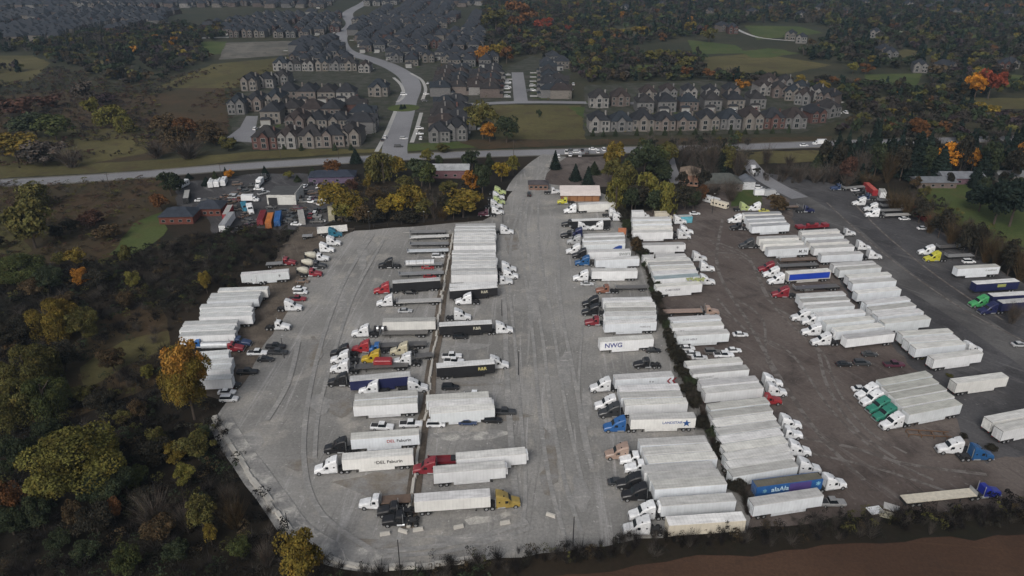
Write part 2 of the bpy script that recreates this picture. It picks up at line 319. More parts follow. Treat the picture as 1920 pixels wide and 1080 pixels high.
ribbon('side_road','road_asphalt',[(741,296),(740,280),(744,258),(750,235),(757,212),(763,190),(772,165),(764,145),(735,126),(700,113),(655,99),(640,85),(640,66),(660,45),(652,25),(685,5),(720,-20)],14,w2=16)
ribbon('side_road','road_asphalt',[(977,192),(973,160),(970,136)],10)
ribbon('side_road','road_asphalt',[(880,196),(980,192),(1100,193),(1300,195),(1420,192)],8)
poly('cul_de_sac','road_asphalt',[(418,264),(450,240),(462,218),(484,218),(480,240),(478,268)],0)
ribbon('side_road','road_asphalt',[(1398,300),(1425,330),(1460,352),(1500,372)],9)
ribbon('side_road','road_asphalt',[(1252,296),(1258,320),(1272,345)],7)
ribbon('side_road','sidewalk_concrete',[(-80,14),(200,12),(400,9),(520,10)],8)
ribbon('side_road','sidewalk_concrete',[(838,70),(834,92)],14)
ribbon('side_road','sidewalk_concrete',[(370,72),(430,70)],9); ribbon('side_road','sidewalk_concrete',[(1655,60),(1800,60)],4); ribbon('side_road','sidewalk_concrete',[(1375,52),(1420,70),(1500,78)],5)
for pts in ([(706,285),(722,255),(735,225),(742,208)],[(772,268),(782,240),(790,212)],[(745,192),(757,180),(752,160),(738,146)],[(792,188),(798,168),(790,150),(770,138)],[(610,98),(608,80),(628,60)]):
    ribbon('sidewalk','sidewalk_concrete',pts,2.5)
g=MB(); c=G(757,203); g.cyl((c.x,c.y,.2),11,.3,'z',28,'lawn'); structure(ob('roundabout_island',g.mesh('roundabout_island')))
ZL[0]=ZNEAR
# pale dust streaks left by snow melt and trucks in empty bays
for pts in ([(800,822),(840,815),(935,806),(960,812),(930,822),(850,828)],[(795,815),(880,806),(880,812),(800,822)],[(750,436),(800,432),(845,431),(845,435),(800,437)],[(870,975),(960,958),(985,962),(930,978),(880,985)],[(660,690),(690,688),(680,700)]):
    poly('dust_patch','dust_bright',pts,.5,2)
poly('mud_patch','mud_stain',[(620,905),(700,886),(775,880),(770,925),(700,935)],.6,2)
for cx,cy,a_,b_,m_ in((740,790,60,7,'dust'),(880,650,45,7,'dust'),(890,720,60,6,'mud_stain'),(950,780,50,10,'mud_stain'),(470,830,30,24,'dust'),(520,930,22,22,'dust'),(560,870,30,16,'mud_stain'),(640,560,12,26,'dust'),(680,480,12,26,'dust'),(1060,690,16,40,'dust'),(1000,560,14,60,'dust'),(960,450,14,34,'mud_stain'),(1030,870,20,70,'mud_stain'),(1100,760,14,40,'dust'),(1090,930,24,40,'dust'),(890,1010,90,9,'dust'),(700,1020,60,10,'mud_stain'),(1200,600,14,5,'mud_stain'),(600,760,26,18,'dust'),(1110,480,10,30,'dust'),(590,660,14,30,'mud_stain')):
    rr_=[random.uniform(.6,1.15) for _ in range(12)]; poly('dust_patch' if m_=='dust' else 'mud_patch',m_,[(cx+a_*rr_[i]*math.cos(i*math.pi/6),cy+b_*rr_[i]*math.sin(i*math.pi/6)) for i in range(12)],.6,2)
poly('mud_patch','mud_stain',[(615,755),(650,745),(662,765),(640,785),(618,775)],.6,2)
# ---------------------------------------------------------------- vehicle parts (shared meshes)
def wheel_mesh(r,wd,n=14):
    b=MB(); b.cyl((0,0,0),r,wd,'y',n,'rubber'); b.cyl((0,0,0),r*.58,wd+.03,'y',10,'alloy'); return b.mesh('wheel')
W_TRUCK=wheel_mesh(.52,.32); W_DUAL=wheel_mesh(.52,.62); W_CAR=wheel_mesh(.33,.24,12)
def P(*boxes):
    b=MB()
    for q in boxes: b.box(*q)
    return b
def vanparts(L,h=4.1,skirt=True,reefer=False,zb=1.15,hw=1.3,body='skin',tag=''):
    parts=[]
    b=MB(); b.box(-L/2,L/2,-hw,hw,zb,h-.03,body); parts.append(('cargo_box',b.mesh('cargo_box'),'c',(0,0,0)))
    b=MB(); b.box(-L/2-.01,L/2+.01,-hw-.015,hw+.015,h-.12,h-.025,'paint'); b.box(-L/2+.06,L/2-.06,-hw+.05,hw-.05,h-.03,h,'van_roof')
    parts.append(('roof',b.mesh('roof'),'r',(0,0,0)))
    for s in (-1,1):
        b=MB(); b.box(-.05,0,-hw/2+.05,hw/2-.05,zb+.1,h-.22,'paint'); b.box(-.09,-.05,-.03,.0,zb+.15,h-.3,'alloy'); parts.append(('rear_door',b.mesh('rear_door'),'c',(-L/2,s*hw/2,0)))
    b=MB(); b.box(-L/2-.04,-L/2,-hw,-hw+.08,zb-.3,h-.1,'dark_metal'); b.box(-L/2-.04,-L/2,hw-.08,hw,zb-.3,h-.1,'dark_metal'); b.box(-L/2-.04,-L/2,-hw+.08,hw-.08,h-.2,h-.1,'dark_metal'); b.box(-L/2-.06,-L/2+.05,-hw+.1,hw-.1,.5,.62,'dark_metal')
    b.box(-L/2-.07,-L/2-.04,-1.15,-.9,zb-.2,zb-.08,'lens_red'); b.box(-L/2-.07,-L/2-.04,.9,1.15,zb-.2,zb-.08,'lens_red')
    parts.append(('door_frame',b.mesh('door_frame'),None,(0,0,0)))
    b=P((-L/2+.3,L/2-.4,-.5,-.38,zb-.25,zb,'dark_metal'),(-L/2+.3,L/2-.4,.38,.5,zb-.25,zb,'dark_metal'),(-L/2+.8,-L/2+3.8,-.9,.9,zb-.6,zb-.25,'dark_metal'),(L/2-2,L/2-.2,-1.1,1.1,zb-.1,zb,'dark_metal'))
    parts.append(('chassis',b.mesh('chassis'),None,(0,0,0)))
    for s in (-1,1):
        b=P((-.07,.07,-.07,.07,.1,zb,'dark_metal'),(-.2,.2,-.15,.15,0,.08,'dark_metal')); parts.append(('landing_leg',b.mesh('landing_leg'),None,(L/2-3.1,s*.85,0)))
        for x in (-L/2+1.5,-L/2+2.8): parts.append(('wheel',W_DUAL,None,(x,s*.95,.52)))
        if skirt:
            b=MB(); b.box(-L/2+4.4,L/2-3.6,-.02,.02,.35,zb,'paint'); parts.append(('side_skirt',b.mesh('side_skirt'),'c',(0,s*(hw-.06),0)))
    if reefer:
        b=MB(); b.frustum((L/2+.005,L/2+.55,-.95,.95),1.9,(L/2+.005,L/2+.42,-.85,.85),3.85,'paint'); b.box(L/2+.45,L/2+.57,-.6,.6,2.2,3.0,'dark_metal'); parts.append(('cooling_unit',b.mesh('cooling_unit'),'w',(0,0,0)))
    return parts
VAN={k:vanparts(16.15,**a) for k,a in {'V':{},'R':dict(reefer=True),'N':dict(skirt=False)}.items()}
VAN['S']=vanparts(13.0,skirt=False)     # shorter
def flatparts(L,sides=0,deckmat='paint'):
    parts=[]; b=MB(); b.box(-L/2,L/2,-1.28,1.28,1.3,1.48,'paint'); 
    parts.append(('deck',b.mesh('deck'),'c',(0,0,0)))
    b=P((-L/2+.2,L/2-.4,-.5,-.36,.85,1.3,'dark_metal'),(-L/2+.2,L/2-.4,.36,.5,.85,1.3,'dark_metal'),(-L/2-.02,-L/2+.1,-1.2,1.2,.55,1.25,'dark_metal'),(-L/2+.7,-L/2+4,-.9,.9,.5,.85,'dark_metal'))
    for i in range(int(L/1.5)): b.box(-L/2+.8+i*1.5,-L/2+.9+i*1.5,-1.2,1.2,1.15,1.29,'dark_metal')
    parts.append(('chassis',b.mesh('chassis'),None,(0,0,0)))
    b=P((L/2-.12,L/2,-1.25,1.25,1.49,2.35,'alloy')) ; parts.append(('headboard',b.mesh('headboard'),None,(0,0,0)))
    for s in (-1,1):
        b=P((-.07,.07,-.07,.07,.1,1.3,'dark_metal'),(-.2,.2,-.15,.15,0,.08,'dark_metal')); parts.append(('landing_leg',b.mesh('landing_leg'),None,(L/2-3,s*.85,0)))
        for x in (-L/2+1.4,-L/2+2.7): parts.append(('wheel',W_DUAL,None,(x,s*.95,.52)))
    return parts
FLAT=flatparts(14.6); FLATS=flatparts(9.5)
def contparts(L,h=2.75,z=0.0,chassis=False):
    b=MB(); n=int(L/.32)
    zz=z+(1.3 if chassis else .12)
    for s in (-1,1):   # corrugated sides
        pts=[]
        for i in range(n*2+1):
            x=-L/2+.1+(L-.2)*i/(n*2); pts.append((x,s*(1.18 if (i//1)%2 else 1.22)))
        for a,c in zip(pts,pts[1:]): b.quad([(a[0],a[1],zz),(c[0],c[1],zz),(c[0],c[1],zz+h-.1),(a[0],a[1],zz+h-.1)] if s<0 else [(c[0],c[1],zz),(a[0],a[1],zz),(a[0],a[1],zz+h-.1),(c[0],c[1],zz+h-.1)])
    b.box(-L/2,L/2,-1.15,1.15,zz,zz+h-.12)
    parts=[('container_wall',b.mesh('container_wall'),'c',(0,0,0))]
    b=MB()
    for x in (-L/2,L/2-.12):
        for y in (-1.24,1.12): b.box(x,x+.12,y,y+.12,zz-.1,zz+h)
    b.box(-L/2+.12,L/2-.12,-1.24,-1.14,zz+h-.14,zz+h); b.box(-L/2+.12,L/2-.12,1.14,1.24,zz+h-.14,zz+h); b.box(-L/2+.12,L/2-.12,-1.24,-1.14,zz-.1,zz+.03); b.box(-L/2+.12,L/2-.12,1.14,1.24,zz-.1,zz+.03)
    parts.append(('corner_frame',b.mesh('corner_frame'),'c',(0,0,0)))
    b=MB(); b.box(-L/2+.05,L/2-.05,-1.14,1.14,zz+h-.1,zz+h-.04,'van_roof'); parts.append(('roof',b.mesh('roof'),'r',(0,0,0)))
    b=MB(); b.box(-L/2-.03,-L/2,-1.1,-.02,zz+.08,zz+h-.15); b.box(-L/2-.03,-L/2,.02,1.1,zz+.08,zz+h-.15)
    for y in (-.8,-.3,.3,.8): b.box(-L/2-.08,-L/2-.03,y-.03,y+.03,zz+.1,zz+h-.2,'alloy')
    parts.append(('container_door',b.mesh('container_door'),'c',(0,0,0)))
    if chassis: parts+= [q for q in vanparts(L,skirt=False,zb=1.2) if q[0] in ('chassis','wheel','landing_leg')]
    return parts
CONT6=contparts(6.1); CONT12=contparts(12.2); CONTT=contparts(15.6,2.8,0,True)
def dumpparts():
    L=12; b=MB()
    for s in (-1,1):
        b.box(-L/2,L/2,s*1.25-.04,s*1.25+.04,1.2,3.1)
        for i in range(12): b.box(-L/2+.4+i,-L/2+.5+i,s*1.25+(.04 if s>0 else -.12),s*1.25+(.12 if s>0 else -.04),1.25,3.0)
    b.box(L/2-.08,L/2,-1.21,1.21,1.2,3.1); b.box(-L/2,-L/2+.08,-1.21,1.21,1.2,3.1); b.box(-L/2+.08,L/2-.08,-1.21,1.21,1.2,1.35,'dark_metal')
    return [('tub',b.mesh('tub'),'c',(0,0,0))]+[q for q in flatparts(L) if q[0] in('chassis','wheel','landing_leg')]
DUMP=dumpparts()
def tractorparts(sleeper=True,wh='c'):
    parts=[]; b=MB()
    if sleeper:
        s=[(3.95,.90,.55,1.25,.7),(3.82,1.08,.45,1.5,.75),(3.0,1.14,.45,1.78,.75),(2.05,1.18,.45,2.02,.8),(1.95,1.2,.45,2.1,.82),(1.3,1.23,.45,2.85,.80),(.9,1.25,.45,3.15,.82),(.1,1.27,.45,3.62,.82),(-.8,1.28,.45,3.95,.84),(-1.35,1.28,.5,4.0,.86)]
        back=-1.35
    else:
        s=[(3.6,.90,.55,1.3,.7),(3.45,1.05,.5,1.5,.75),(2.0,1.15,.5,1.85,.8),(1.1,1.18,.5,2.0,.82),(1.0,1.2,.5,2.1,.84),(.6,1.22,.5,2.8,.84),(.4,1.22,.5,2.95,.86),(-.75,1.22,.55,2.98,.88)]
        back=-.75
    b.loft(s); parts.append(('cab',b.mesh('cab'),'c',(0,0,0)))
    def lerp(z): return 0
    b=MB()
    if sleeper: x0,z0,x1,z1,w0,w1=1.93,2.14,1.32,2.84,1.0,.92
    else: x0,z0,x1,z1,w0,w1=.98,2.13,.62,2.78,1.0,.98
    b.quad([(x0+.03,-w0,z0+.03),(x0+.03,w0,z0+.03),(x1+.03,w1,z1+.0),(x1+.03,-w1,z1+.0)],'glass'); b.quad([(x1+.0,-w1,z1-.04),(x1+.0,w1,z1-.04),(x0,w0,z0-.01),(x0,-w0,z0-.01)],'glass')
    parts.append(('windshield',b.mesh('windshield'),None,(0,0,0)))
    for sd in (-1,1):
        b=MB(); y=sd*(1.262 if sleeper else 1.225)
        xa,xb=(x1-.75,x1-.05); b.box(xa,xb,y-.012,y+.012,1.75,2.42,'glass'); 
        parts.append(('side_window',b.mesh('side_window'),None,(0,0,0)))
        if sleeper:
            b=MB(); b.box(-.85,-.5,sd*1.285-.012,sd*1.285+.012,2.0,2.3,'glass'); parts.append(('sleeper_window',b.mesh('sleeper_window'),None,(0,0,0)))
            b=MB(); b.cyl((.3,sd*.95,3.60),.17,.08,'z',10,'glass'); parts.append(('roof_window',b.mesh('roof_window'),None,(0,0,0)))
        b=MB(); b.box(x1+.15,x1+.22,sd*1.5-.1,sd*1.5+.1,1.7,2.35,'dark_metal'); b.box(x1+.15,x1+.19,min(sd*1.2,sd*1.42),max(sd*1.2,sd*1.42),2.2,2.24,'dark_metal'); parts.append(('mirror',b.mesh('mirror'),None,(0,0,0)))
        b=MB(); b.cyl((-.2 if sleeper else -.4,sd*1.0,.62),.33,1.6,'x',12,'alloy'); parts.append(('fuel_tank',b.mesh('fuel_tank'),None,(0,0,0)))
        b=MB(); b.box(s[1][0]+.0,s[1][0]+.08,sd*.85-.14,sd*.85+.14,.95,1.2,'lamp'); parts.append(('headlight',b.mesh('headlight'),None,(0,0,0)))
        if not sleeper or True:
            b=MB(); b.cyl((back-.12,sd*1.05,2.2),.08,2.6,'z',8,'alloy'); parts.append(('exhaust_stack',b.mesh('exhaust_stack'),None,(0,0,0)))
        fx=2.85 if sleeper else 2.4
        parts.append(('wheel',W_TRUCK,None,(fx,sd*1.06,.52)))
        for x in (-2.2,-3.5): parts.append(('wheel',W_DUAL,None,(x,sd*.95,.52)))
    b=P((-4.15,back+.4,-.5,-.36,.7,1.0,'dark_metal'),(-4.15,back+.4,.36,.5,.7,1.0,'dark_metal'),(-3.5,-2.1,-.55,.55,1.0,1.18,'dark_metal'),(-4.2,-4.1,-1.1,1.1,.6,.95,'dark_metal'),(back-1,back,-.95,.95,.9,1.02,'dark_metal'),(s[0][0]-.1,s[0][0]+.12,-1.1,1.1,.35,.62,'alloy'))
    b.box(s[0][0]+.0,s[0][0]+.04,-.5,.5,.65,1.15,'dark_metal')
    parts.append(('frame',b.mesh('frame'),None,(0,0,0)))
    return parts
TR={'S':tractorparts(True),'D':tractorparts(False)}
def carparts(kind):
    b=MB(); parts=[]
    dims={'sedan':(2.35,.92,.95,1.43,(1.0,-1.75),(.3,-1.05)),'suv':(2.4,.97,1.08,1.72,(1.0,-2.25),(.45,-2.05)),'pickup':(2.9,1.0,1.1,1.85,(1.1,-.9),(.6,-.75)),'minivan':(2.5,.97,1.1,1.8,(1.35,-2.4),(.7,-2.25))}[kind]
    L,hw,zb,zt,gb,gt=dims
    st=[(L,hw*.82,.38,.7,.8),(L-.2,hw*.95,.28,zb-.22,.85),(gb[0],hw,.25,zb-.02,.9),(gb[1]+.2,hw,.25,zb,.9),(-L+.15,hw*.96,.28,zb-.03,.88),(-L,hw*.85,.4,zb-.12,.85)]
    if kind=='pickup': st=[(L,hw*.85,.45,.9,.8),(L-.2,hw*.97,.35,zb-.1,.88),(gb[0],hw,.32,zb,.9),(-L+.1,hw,.35,zb,.98),(-L,hw*.97,.4,zb,.98)]
    b.loft(st); parts.append(('body',b.mesh('body'),'c',(0,0,0)))
    b=MB(); b.frustum((gb[1],gb[0],-hw*.9,hw*.9),zb-.05,(gt[1],gt[0],-hw*.7,hw*.7),zt-.05,'glass'); parts.append(('windows',b.mesh('windows'),None,(0,0,0)))
    b=MB(); b.box(gt[1]-.04,gt[0]+.04,-hw*.72,hw*.72,zt-.05,zt); 
    for x in (gt[1]+.02,): b.box(x-.06,x+.1,-hw*.73,-hw*.7,zt-.3,zt-.05); b.box(x-.06,x+.1,hw*.7,hw*.73,zt-.3,zt-.05)
    parts.append(('roof',b.mesh('roof'),'c',(0,0,0)))
    if kind=='pickup':
        b=MB(); b.box(-L+.12,gb[1]-.1,-hw*.8,hw*.8,zb-.02,zb+.012,'dark_metal'); parts.append(('truck_bed',b.mesh('truck_bed'),None,(0,0,0)))
    for sd in (-1,1):
        for x in (L*.62,-L*.6): parts.append(('wheel',W_CAR,None,(x,sd*(hw-.08),.33)))
        b=MB(); b.box(L-.1,L-.02,sd*hw*.6-.16,sd*hw*.6+.16,.6,.75,'lamp'); parts.append(('headlight',b.mesh('headlight'),None,(0,0,0)))
        b=MB(); b.box(-L-.01,-L+.08,sd*hw*.62-.12,sd*hw*.62+.12,zb-.3,zb-.15,'lens_red'); parts.append(('tail_light',b.mesh('tail_light'),None,(0,0,0)))
    return parts
CAR={k:carparts(k) for k in('sedan','suv','pickup','minivan')}
def boxtruckparts(L=5.2,h=3.3):
    b=MB(); b.loft([(4.0,.85,.5,1.15,.8),(3.8,.98,.4,1.35,.85),(3.1,1.0,.4,1.6,.85),(2.4,1.02,.4,2.3,.85),(1.5,1.02,.45,2.35,.9)]); parts=[('cab',b.mesh('cab'),'c',(0,0,0))]
    b=MB(); b.quad([(3.08,-.85,1.62),(3.08,.85,1.62),(2.48,.8,2.25),(2.48,-.8,2.25)],'glass'); parts.append(('windshield',b.mesh('windshield'),None,(0,0,0)))
    b=MB(); b.box(1.4-L,1.4,-1.15,1.15,.8,h,'skin','van_roof'); parts.append(('cargo_box',b.mesh('cargo_box'),'c',(0,0,0)))
    b=P((1.4-L+.2,1.5,-.45,.45,.55,.8,'dark_metal')); parts.append(('frame',b.mesh('frame'),None,(0,0,0)))
    for sd in(-1,1):
        parts+= [('side_window',P((1.8,2.5,sd*1.03-.01,sd*1.03+.01,1.45,2.0,'glass')).mesh('side_window'),None,(0,0,0)),('wheel',W_CAR,None,(3.0,sd*.9,.36)),('wheel',W_CAR,None,(2.8-L,sd*.95,.36))]
    return parts
BOXT=boxtruckparts(); 
def mixerparts():
    p=[q for q in tractorparts(False)]
    b=MB(); k=len(b.v); st=[(-.85,.55),(-1.5,1.15),(-2.8,1.3),(-4.0,1.0),(-5.1,.55),(-5.4,.5)]
    for x,r in st:
        for j in range(14): a=2*math.pi*j/14; b.v.append((x,r*math.cos(a),2.15+(-x-.85)*.16+r*math.sin(a)))
    i=b.mi('paint')
    for a in range(len(st)-1):
        for j in range(14): b.f.append((a*14+j,a*14+(j+1)%14,a*14+14+(j+1)%14,a*14+14+j)); b.m.append(i)
    b.f.append(tuple(range(13,-1,-1))); b.m.append(i); b.f.append(tuple(range(14*5,14*6))); b.m.append(i)
    p.append(('mixer_drum',b.mesh('mixer_drum'),(.50,.48,.40),(0,0,0)))
    b=P((-5.6,-5.2,-.5,.5,1.2,3.3,'dark_metal'),(-5.3,-.9,-.55,-.4,1.0,1.25,'dark_metal'),(-5.3,-.9,.4,.55,1.0,1.25,'dark_metal')); p.append(('hopper',b.mesh('hopper'),None,(0,0,0)))
    return p
MIX=mixerparts()
def tankparts():
    b=MB(); b.cyl((-.2,0,2.1),1.0,8.5,'x',16,'paint'); b.box(-4,3.8,-.25,.25,3.08,3.16,'alloy'); 
    return [('tank',b.mesh('tank'),'c',(0,0,0))]+[q for q in flatparts(9.5) if q[0] in('chassis','wheel','landing_leg')]
TANK=tankparts()
def rvparts():
    b=MB(); b.loft([(4.0,1.1,.5,2.4,.85),(3.7,1.2,.4,3.0,.9),(-3.8,1.22,.4,3.1,.92),(-4.0,1.2,.5,3.0,.9)]); p=[('body',b.mesh('body'),'c',(0,0,0))]
    for sd in(-1,1):
        for x in(-2.8,-1.2,.6,2.2): p.append(('window',P((x-.45,x+.45,sd*1.225-.01,sd*1.225+.01,1.5,2.1,'glass')).mesh('window'),None,(0,0,0)))
        for x in(-1.8,2.6): p.append(('wheel',W_CAR,None,(x,sd*1.05,.33)))
    p.append(('windshield',P((3.98,4.03,-.9,.9,1.3,2.1,'glass')).mesh('windshield'),None,(0,0,0)))
    p.append(('roof_vent',P((-.5,.2,-.3,.3,3.08,3.25,'trim')).mesh('roof_vent'),None,(0,0,0)))
    return p
RV=rvparts()
def make(name,parts,loc,rz,c,roof=None,override=None):
    r=empty(name,(loc[0],loc[1],loc[2]+.035),rz); main=None
    for pn,me,ck,pl in parts:
        col=None
        if ck=='c': col=(override or {}).get(pn,c)
        elif ck=='r': col=roof or (.50,.50,.48)
        elif ck=='w': col=WHITE
        elif isinstance(ck,tuple): col=ck
        o=ob(pn,me,main if main is not None and pn in('mirror','exhaust_stack','roof_window','sleeper_window') else r,col,pl)
        if pn=='cab': main=o
    return r
CN={'white':(.76,.77,.78),'grey':(.26,.26,.26),'silver':(.45,.46,.47),'black':(.018,.018,.02),'dark':(.045,.047,.05),'navy':(.018,.022,.075),'red':(.33,.032,.038),'dred':(.22,.025,.035),'blue':(.03,.12,.33),'teal':(.03,.16,.24),'tblue':(.02,.10,.26),'yellow':(.55,.38,.03),'ylw':(.52,.49,.05),'gold':(.32,.23,.06),'tan':(.36,.26,.21),'rust':(.25,.11,.07),'green':(.06,.30,.11),'dgreen':(.035,.21,.15),'beige':(.48,.44,.32),'royal':(.018,.03,.26),'cyan':(.12,.36,.44),'orange':(.50,.17,.04),'brown':(.16,.11,.08),'fgrey':(.12,.115,.11),'lgrey':(.48,.47,.45),'cream':(.60,.55,.45),'dblue':(.03,.05,.11),'chart':(.48,.56,.25),'plum':(.1,.03,.05)}
WORD={'dred':'dark red','tblue':'mid blue','ylw':'bright yellow','dgreen':'sea green','royal':'royal blue','fgrey':'dark grey','lgrey':'light grey','dblue':'dark blue','dark':'charcoal','chart':'lime and white','tan':'dusty pink','rust':'rusty brown'}
def cw(c): return WORD.get(c,c)
def place_edge(x0,y0,x1,y1,h,hw,L=None):
    a=G(x0,y0,h); c=G(x1,y1,h); d=(c-a); ln=d.length; d.normalize(); n=Vector((-d.y,d.x,0)); 
    if n.y<0: n=-n
    m=(a+c)/2+n*hw; return Vector((m.x,m.y,0)),d,ln
TEXTS={}
def textmesh(s):
    if s not in TEXTS:
        cu=bpy.data.curves.new('lettering','FONT'); cu.body=s; cu.size=1; cu.extrude=.004; cu.align_x='CENTER'; cu.align_y='CENTER'; cu.offset=.018
        o=bpy.data.objects.new('lettering_src',cu); COL.objects.link(o); dg=bpy.context.evaluated_depsgraph_get(); dg.update()
        me=bpy.data.meshes.new_from_object(o.evaluated_get(dg)); bpy.data.objects.remove(o); me.materials.clear(); me.materials.append(MATS['paint']); TEXTS[s]=me
    return TEXTS[s]
def lettering(root,front,txt,u,z,size,col,hw=1.3,L=16.15,sx=1,name='lettering'):
    side=-1 if front=='R' else 1; x=(u-.5)*L*(1 if front=='R' else -1)
    me=textmesh(txt) if isinstance(txt,str) else txt
    t=ob(name,me,root,col,(x,side*(hw+.022),z)); t.rotation_euler=(math.pi/2,0,0 if side<0 else math.pi); t.scale=(size*sx,size,1); return t
def star_mesh():
    b=MB(); pts=[]
    for i in range(10): r=.5 if i%2==0 else .2; a=math.pi/2+i*math.pi/5; pts.append((r*math.cos(a),r*math.sin(a),0))
    for i in range(10): b.quad([(0,0,.004),pts[i],pts[(i+1)%10]],'paint')
    return b.mesh('emblem')
def chev_mesh():
    b=MB()
    for o in (0,.75): b.quad([(o,0,.004),(o+.28,0,.004),(o+.75,.5,.004),(o+.47,.5,.004)],'paint'); b.quad([(o+.47,-.5,.004),(o+.75,-.5,.004),(o+.28,0,.004),(o,0,.004)],'paint')
    return b.mesh('emblem')
def panel_mesh(w=1,h=1):
    b=MB(); b.quad([(-w/2,-h/2,0),(w/2,-h/2,0),(w/2,h/2,0),(-w/2,h/2,0)],'paint'); return b.mesh('stripe')
STAR,CHEV,PANEL=star_mesh(),chev_mesh(),panel_mesh()
PLACED=[]
def tractor(x,y,fr,c,zone,kind='S',yaw=None,over=None,world=None,n='semi_tractor'):
    p=world if world is not None else G(x,y,0)+Vector((0,1.2,0))
    rz=(0 if fr=='R' else math.pi) if yaw is None else yaw
    if world is None: rz+=random.uniform(-.06,.06)+ (0.0)
    r=make(n,TR[kind],(p.x,p.y,.0),rz,CN[c],override=over)
    what={'S':'sleeper tractor','D':'day cab tractor'}[kind]
    reg(r,'truck tractor',f'{cw(c)} {what} facing {"right" if fr=="R" else "left"}',zone,None); return r
def trailer(x0,y0,x1,y1,fr,c='white',kind='V',zone='',roof=None,T=None,txt=None,L=None,desc=None,Tk='S',Tover=None,Tc=None):
    h={'F':1.48,'f':1.48,'D':3.1,'C':4.1,'K':3.1}.get(kind,4.1)
    p,d,ln=place_edge(x0,y0,x1,y1,h,1.3)
    if p.y>0 and kind in 'VRN': p=p
    if fr=='L': rz=math.atan2(-d.y,-d.x)
    else: rz=math.atan2(d.y,d.x)
    parts={'F':FLAT,'f':FLATS,'D':DUMP,'C':CONTT,'K':TANK}.get(kind) or VAN[kind]
    LL={'F':14.6,'f':9.5,'D':12,'C':15.6,'K':9.5,'S':13.0}.get(kind,16.15)
    nm={'F':'flatbed_trailer','f':'flatbed_trailer','D':'dump_trailer','C':'container_trailer','K':'tank_trailer'}.get(kind,'box_trailer')
    v=random.uniform(.86,1.03); tn=random.choice(((1,1,1),(1,1,1),(.97,1,1.03),(1.02,1,.95),(.93,.96,.97))); cc=tuple(min(.82,q*v*t) for q,t in zip(CN[c],tn)) if c=='white' else CN[c]
    if roof is None: q=random.uniform(.52,.74); roof=(q,q*.99,q*random.uniform(.92,.99))
    r=make(nm,parts,(p.x,p.y,0),rz,cc,roof)
    if kind in 'Ff' : r.scale=(ln/LL if .4<ln/LL<1.3 else 1,1,1)
    what={'F':'flatbed trailer','f':'short flatbed trailer','D':'open dump trailer','C':'corrugated container on trailer','K':'round tank trailer','R':'refrigerated box trailer','S':'short box trailer'}.get(kind,'box trailer')
    reg(r,'trailer',desc or f'{cw(c)} {what}',zone)
    PLACED.append((p,d,LL,kind,zone))
    if txt: 
        for q in txt: lettering(r,fr,*q,L=LL)
    if T:
        fwd=Vector((math.cos(rz),math.sin(rz),0)); q=p+fwd*(LL*r.scale[0]/2+2.6); o=tractor(0,0,fr,T,zone,Tk,rz,Tover,q)
    return r
def row(a,b,n,fr,zone,c='white',kinds='VVRVNV',roofs=None,**k):
    out=[]
    for i in range(n):
        t=i/(n-1) if n>1 else 0; j=random.uniform(-1.2,1.2)
        e=[a[q]+(b[q]-a[q])*t for q in range(4)]; e[0]+=j; e[2]+=j
        out.append(trailer(*e,fr,c,kinds[(i*7+len(zone))%len(kinds)],zone,roof=roofs,**k))
    return out
CARW={'sedan':'sedan','suv':'sport utility car','pickup':'pickup truck','minivan':'minivan'}
def car(x,y,c,kind='sedan',zone='',a=0,z=0):
    p=G(x,y,0)+Vector((0,.9,0)); r=make('parked_car' if kind!='pickup' else 'pickup_truck',CAR[kind],(p.x,p.y,z),R(a)+random.uniform(-.05,.05),CN[c])
    reg(r,'car' if kind!='pickup' else 'pickup truck',f'{cw(c)} {CARW[kind]}',zone); return r
def axis(x0,y0,x1,y1):   # ground points rear->front
    a=G(x0,y0);c=G(x1,y1);d=c-a; return (a+c)/2,math.atan2(d.y,d.x),d.length
def thing(name,parts,ax,c,desc,cat,zone,roof=None,fit=None,**k):
    m,rz,ln=axis(*ax); r=make(name,parts,(m.x,m.y,0),rz,CN[c],roof,**k); reg(r,cat,desc,zone); 
    if fit: r.scale=(ln/fit,1,1)
    return r
# ---------------------------------------------------------------- the yard: trailers, tractors, cars
Z='in the west row by the dark brush'
for e in ((412,546,497,543),(396.7,556,484,552),(393,565,479,560),(375,577,470,573.5),(375,586,471,583),(376,595,469,592),(347,609.6,439,606),(336.5,620.5,437.6,617.5),(335,631,440,626.5),(318,672,426,664),(320,686,435,679),(318,699,430,692),(322,716,428,711)):
    trailer(*e,'L','white','N' if e[1]%2<1 else 'V',Z,roof=(.60,.61,.60))
trailer(453.5,516,538.5,509.4,'L','white','V','alone above the west row',txt=[('9',.8,2.7,1.3,(.02,.02,.02))])
tractor(478,534,'L','white','beside the lone trailer in the brush','D')
trailer(498,497,530,495,'R','grey','f','beside the dark brush, west'); tractor(536,499,'R','dred','beside the dark brush','D')
trailer(586,431,659,424.5,'R','white','D','at the top left lot corner'); trailer(566,444,586,443,'R','grey','f','by the muddy bank')
Z='along the muddy strip'
tractor(623,446,'R','teal',Z,'S'); tractor(620,462,'R','white',Z,'S'); tractor(607,475,'R','white',Z,'S')
for x,y,c in((600,489,'white'),(594,503,'dark'),(586,518,'dred')):
    p=G(x,y); r=make('mixer_truck',MIX,(p.x,p.y,0),0,CN[c]); reg(r,'mixer truck',f'cement mixer with cream drum and {cw(c)} cab','on the muddy strip')
car(566,532,'brown','sedan',Z); car(561,546,'white','sedan',Z); car(563,553,'white','suv',Z); car(557,566,'dred','pickup',Z)
tractor(543,585,'R','white',Z,'S'); tractor(522,621,'R','white',Z,'D')
Z='near the west lot edge'
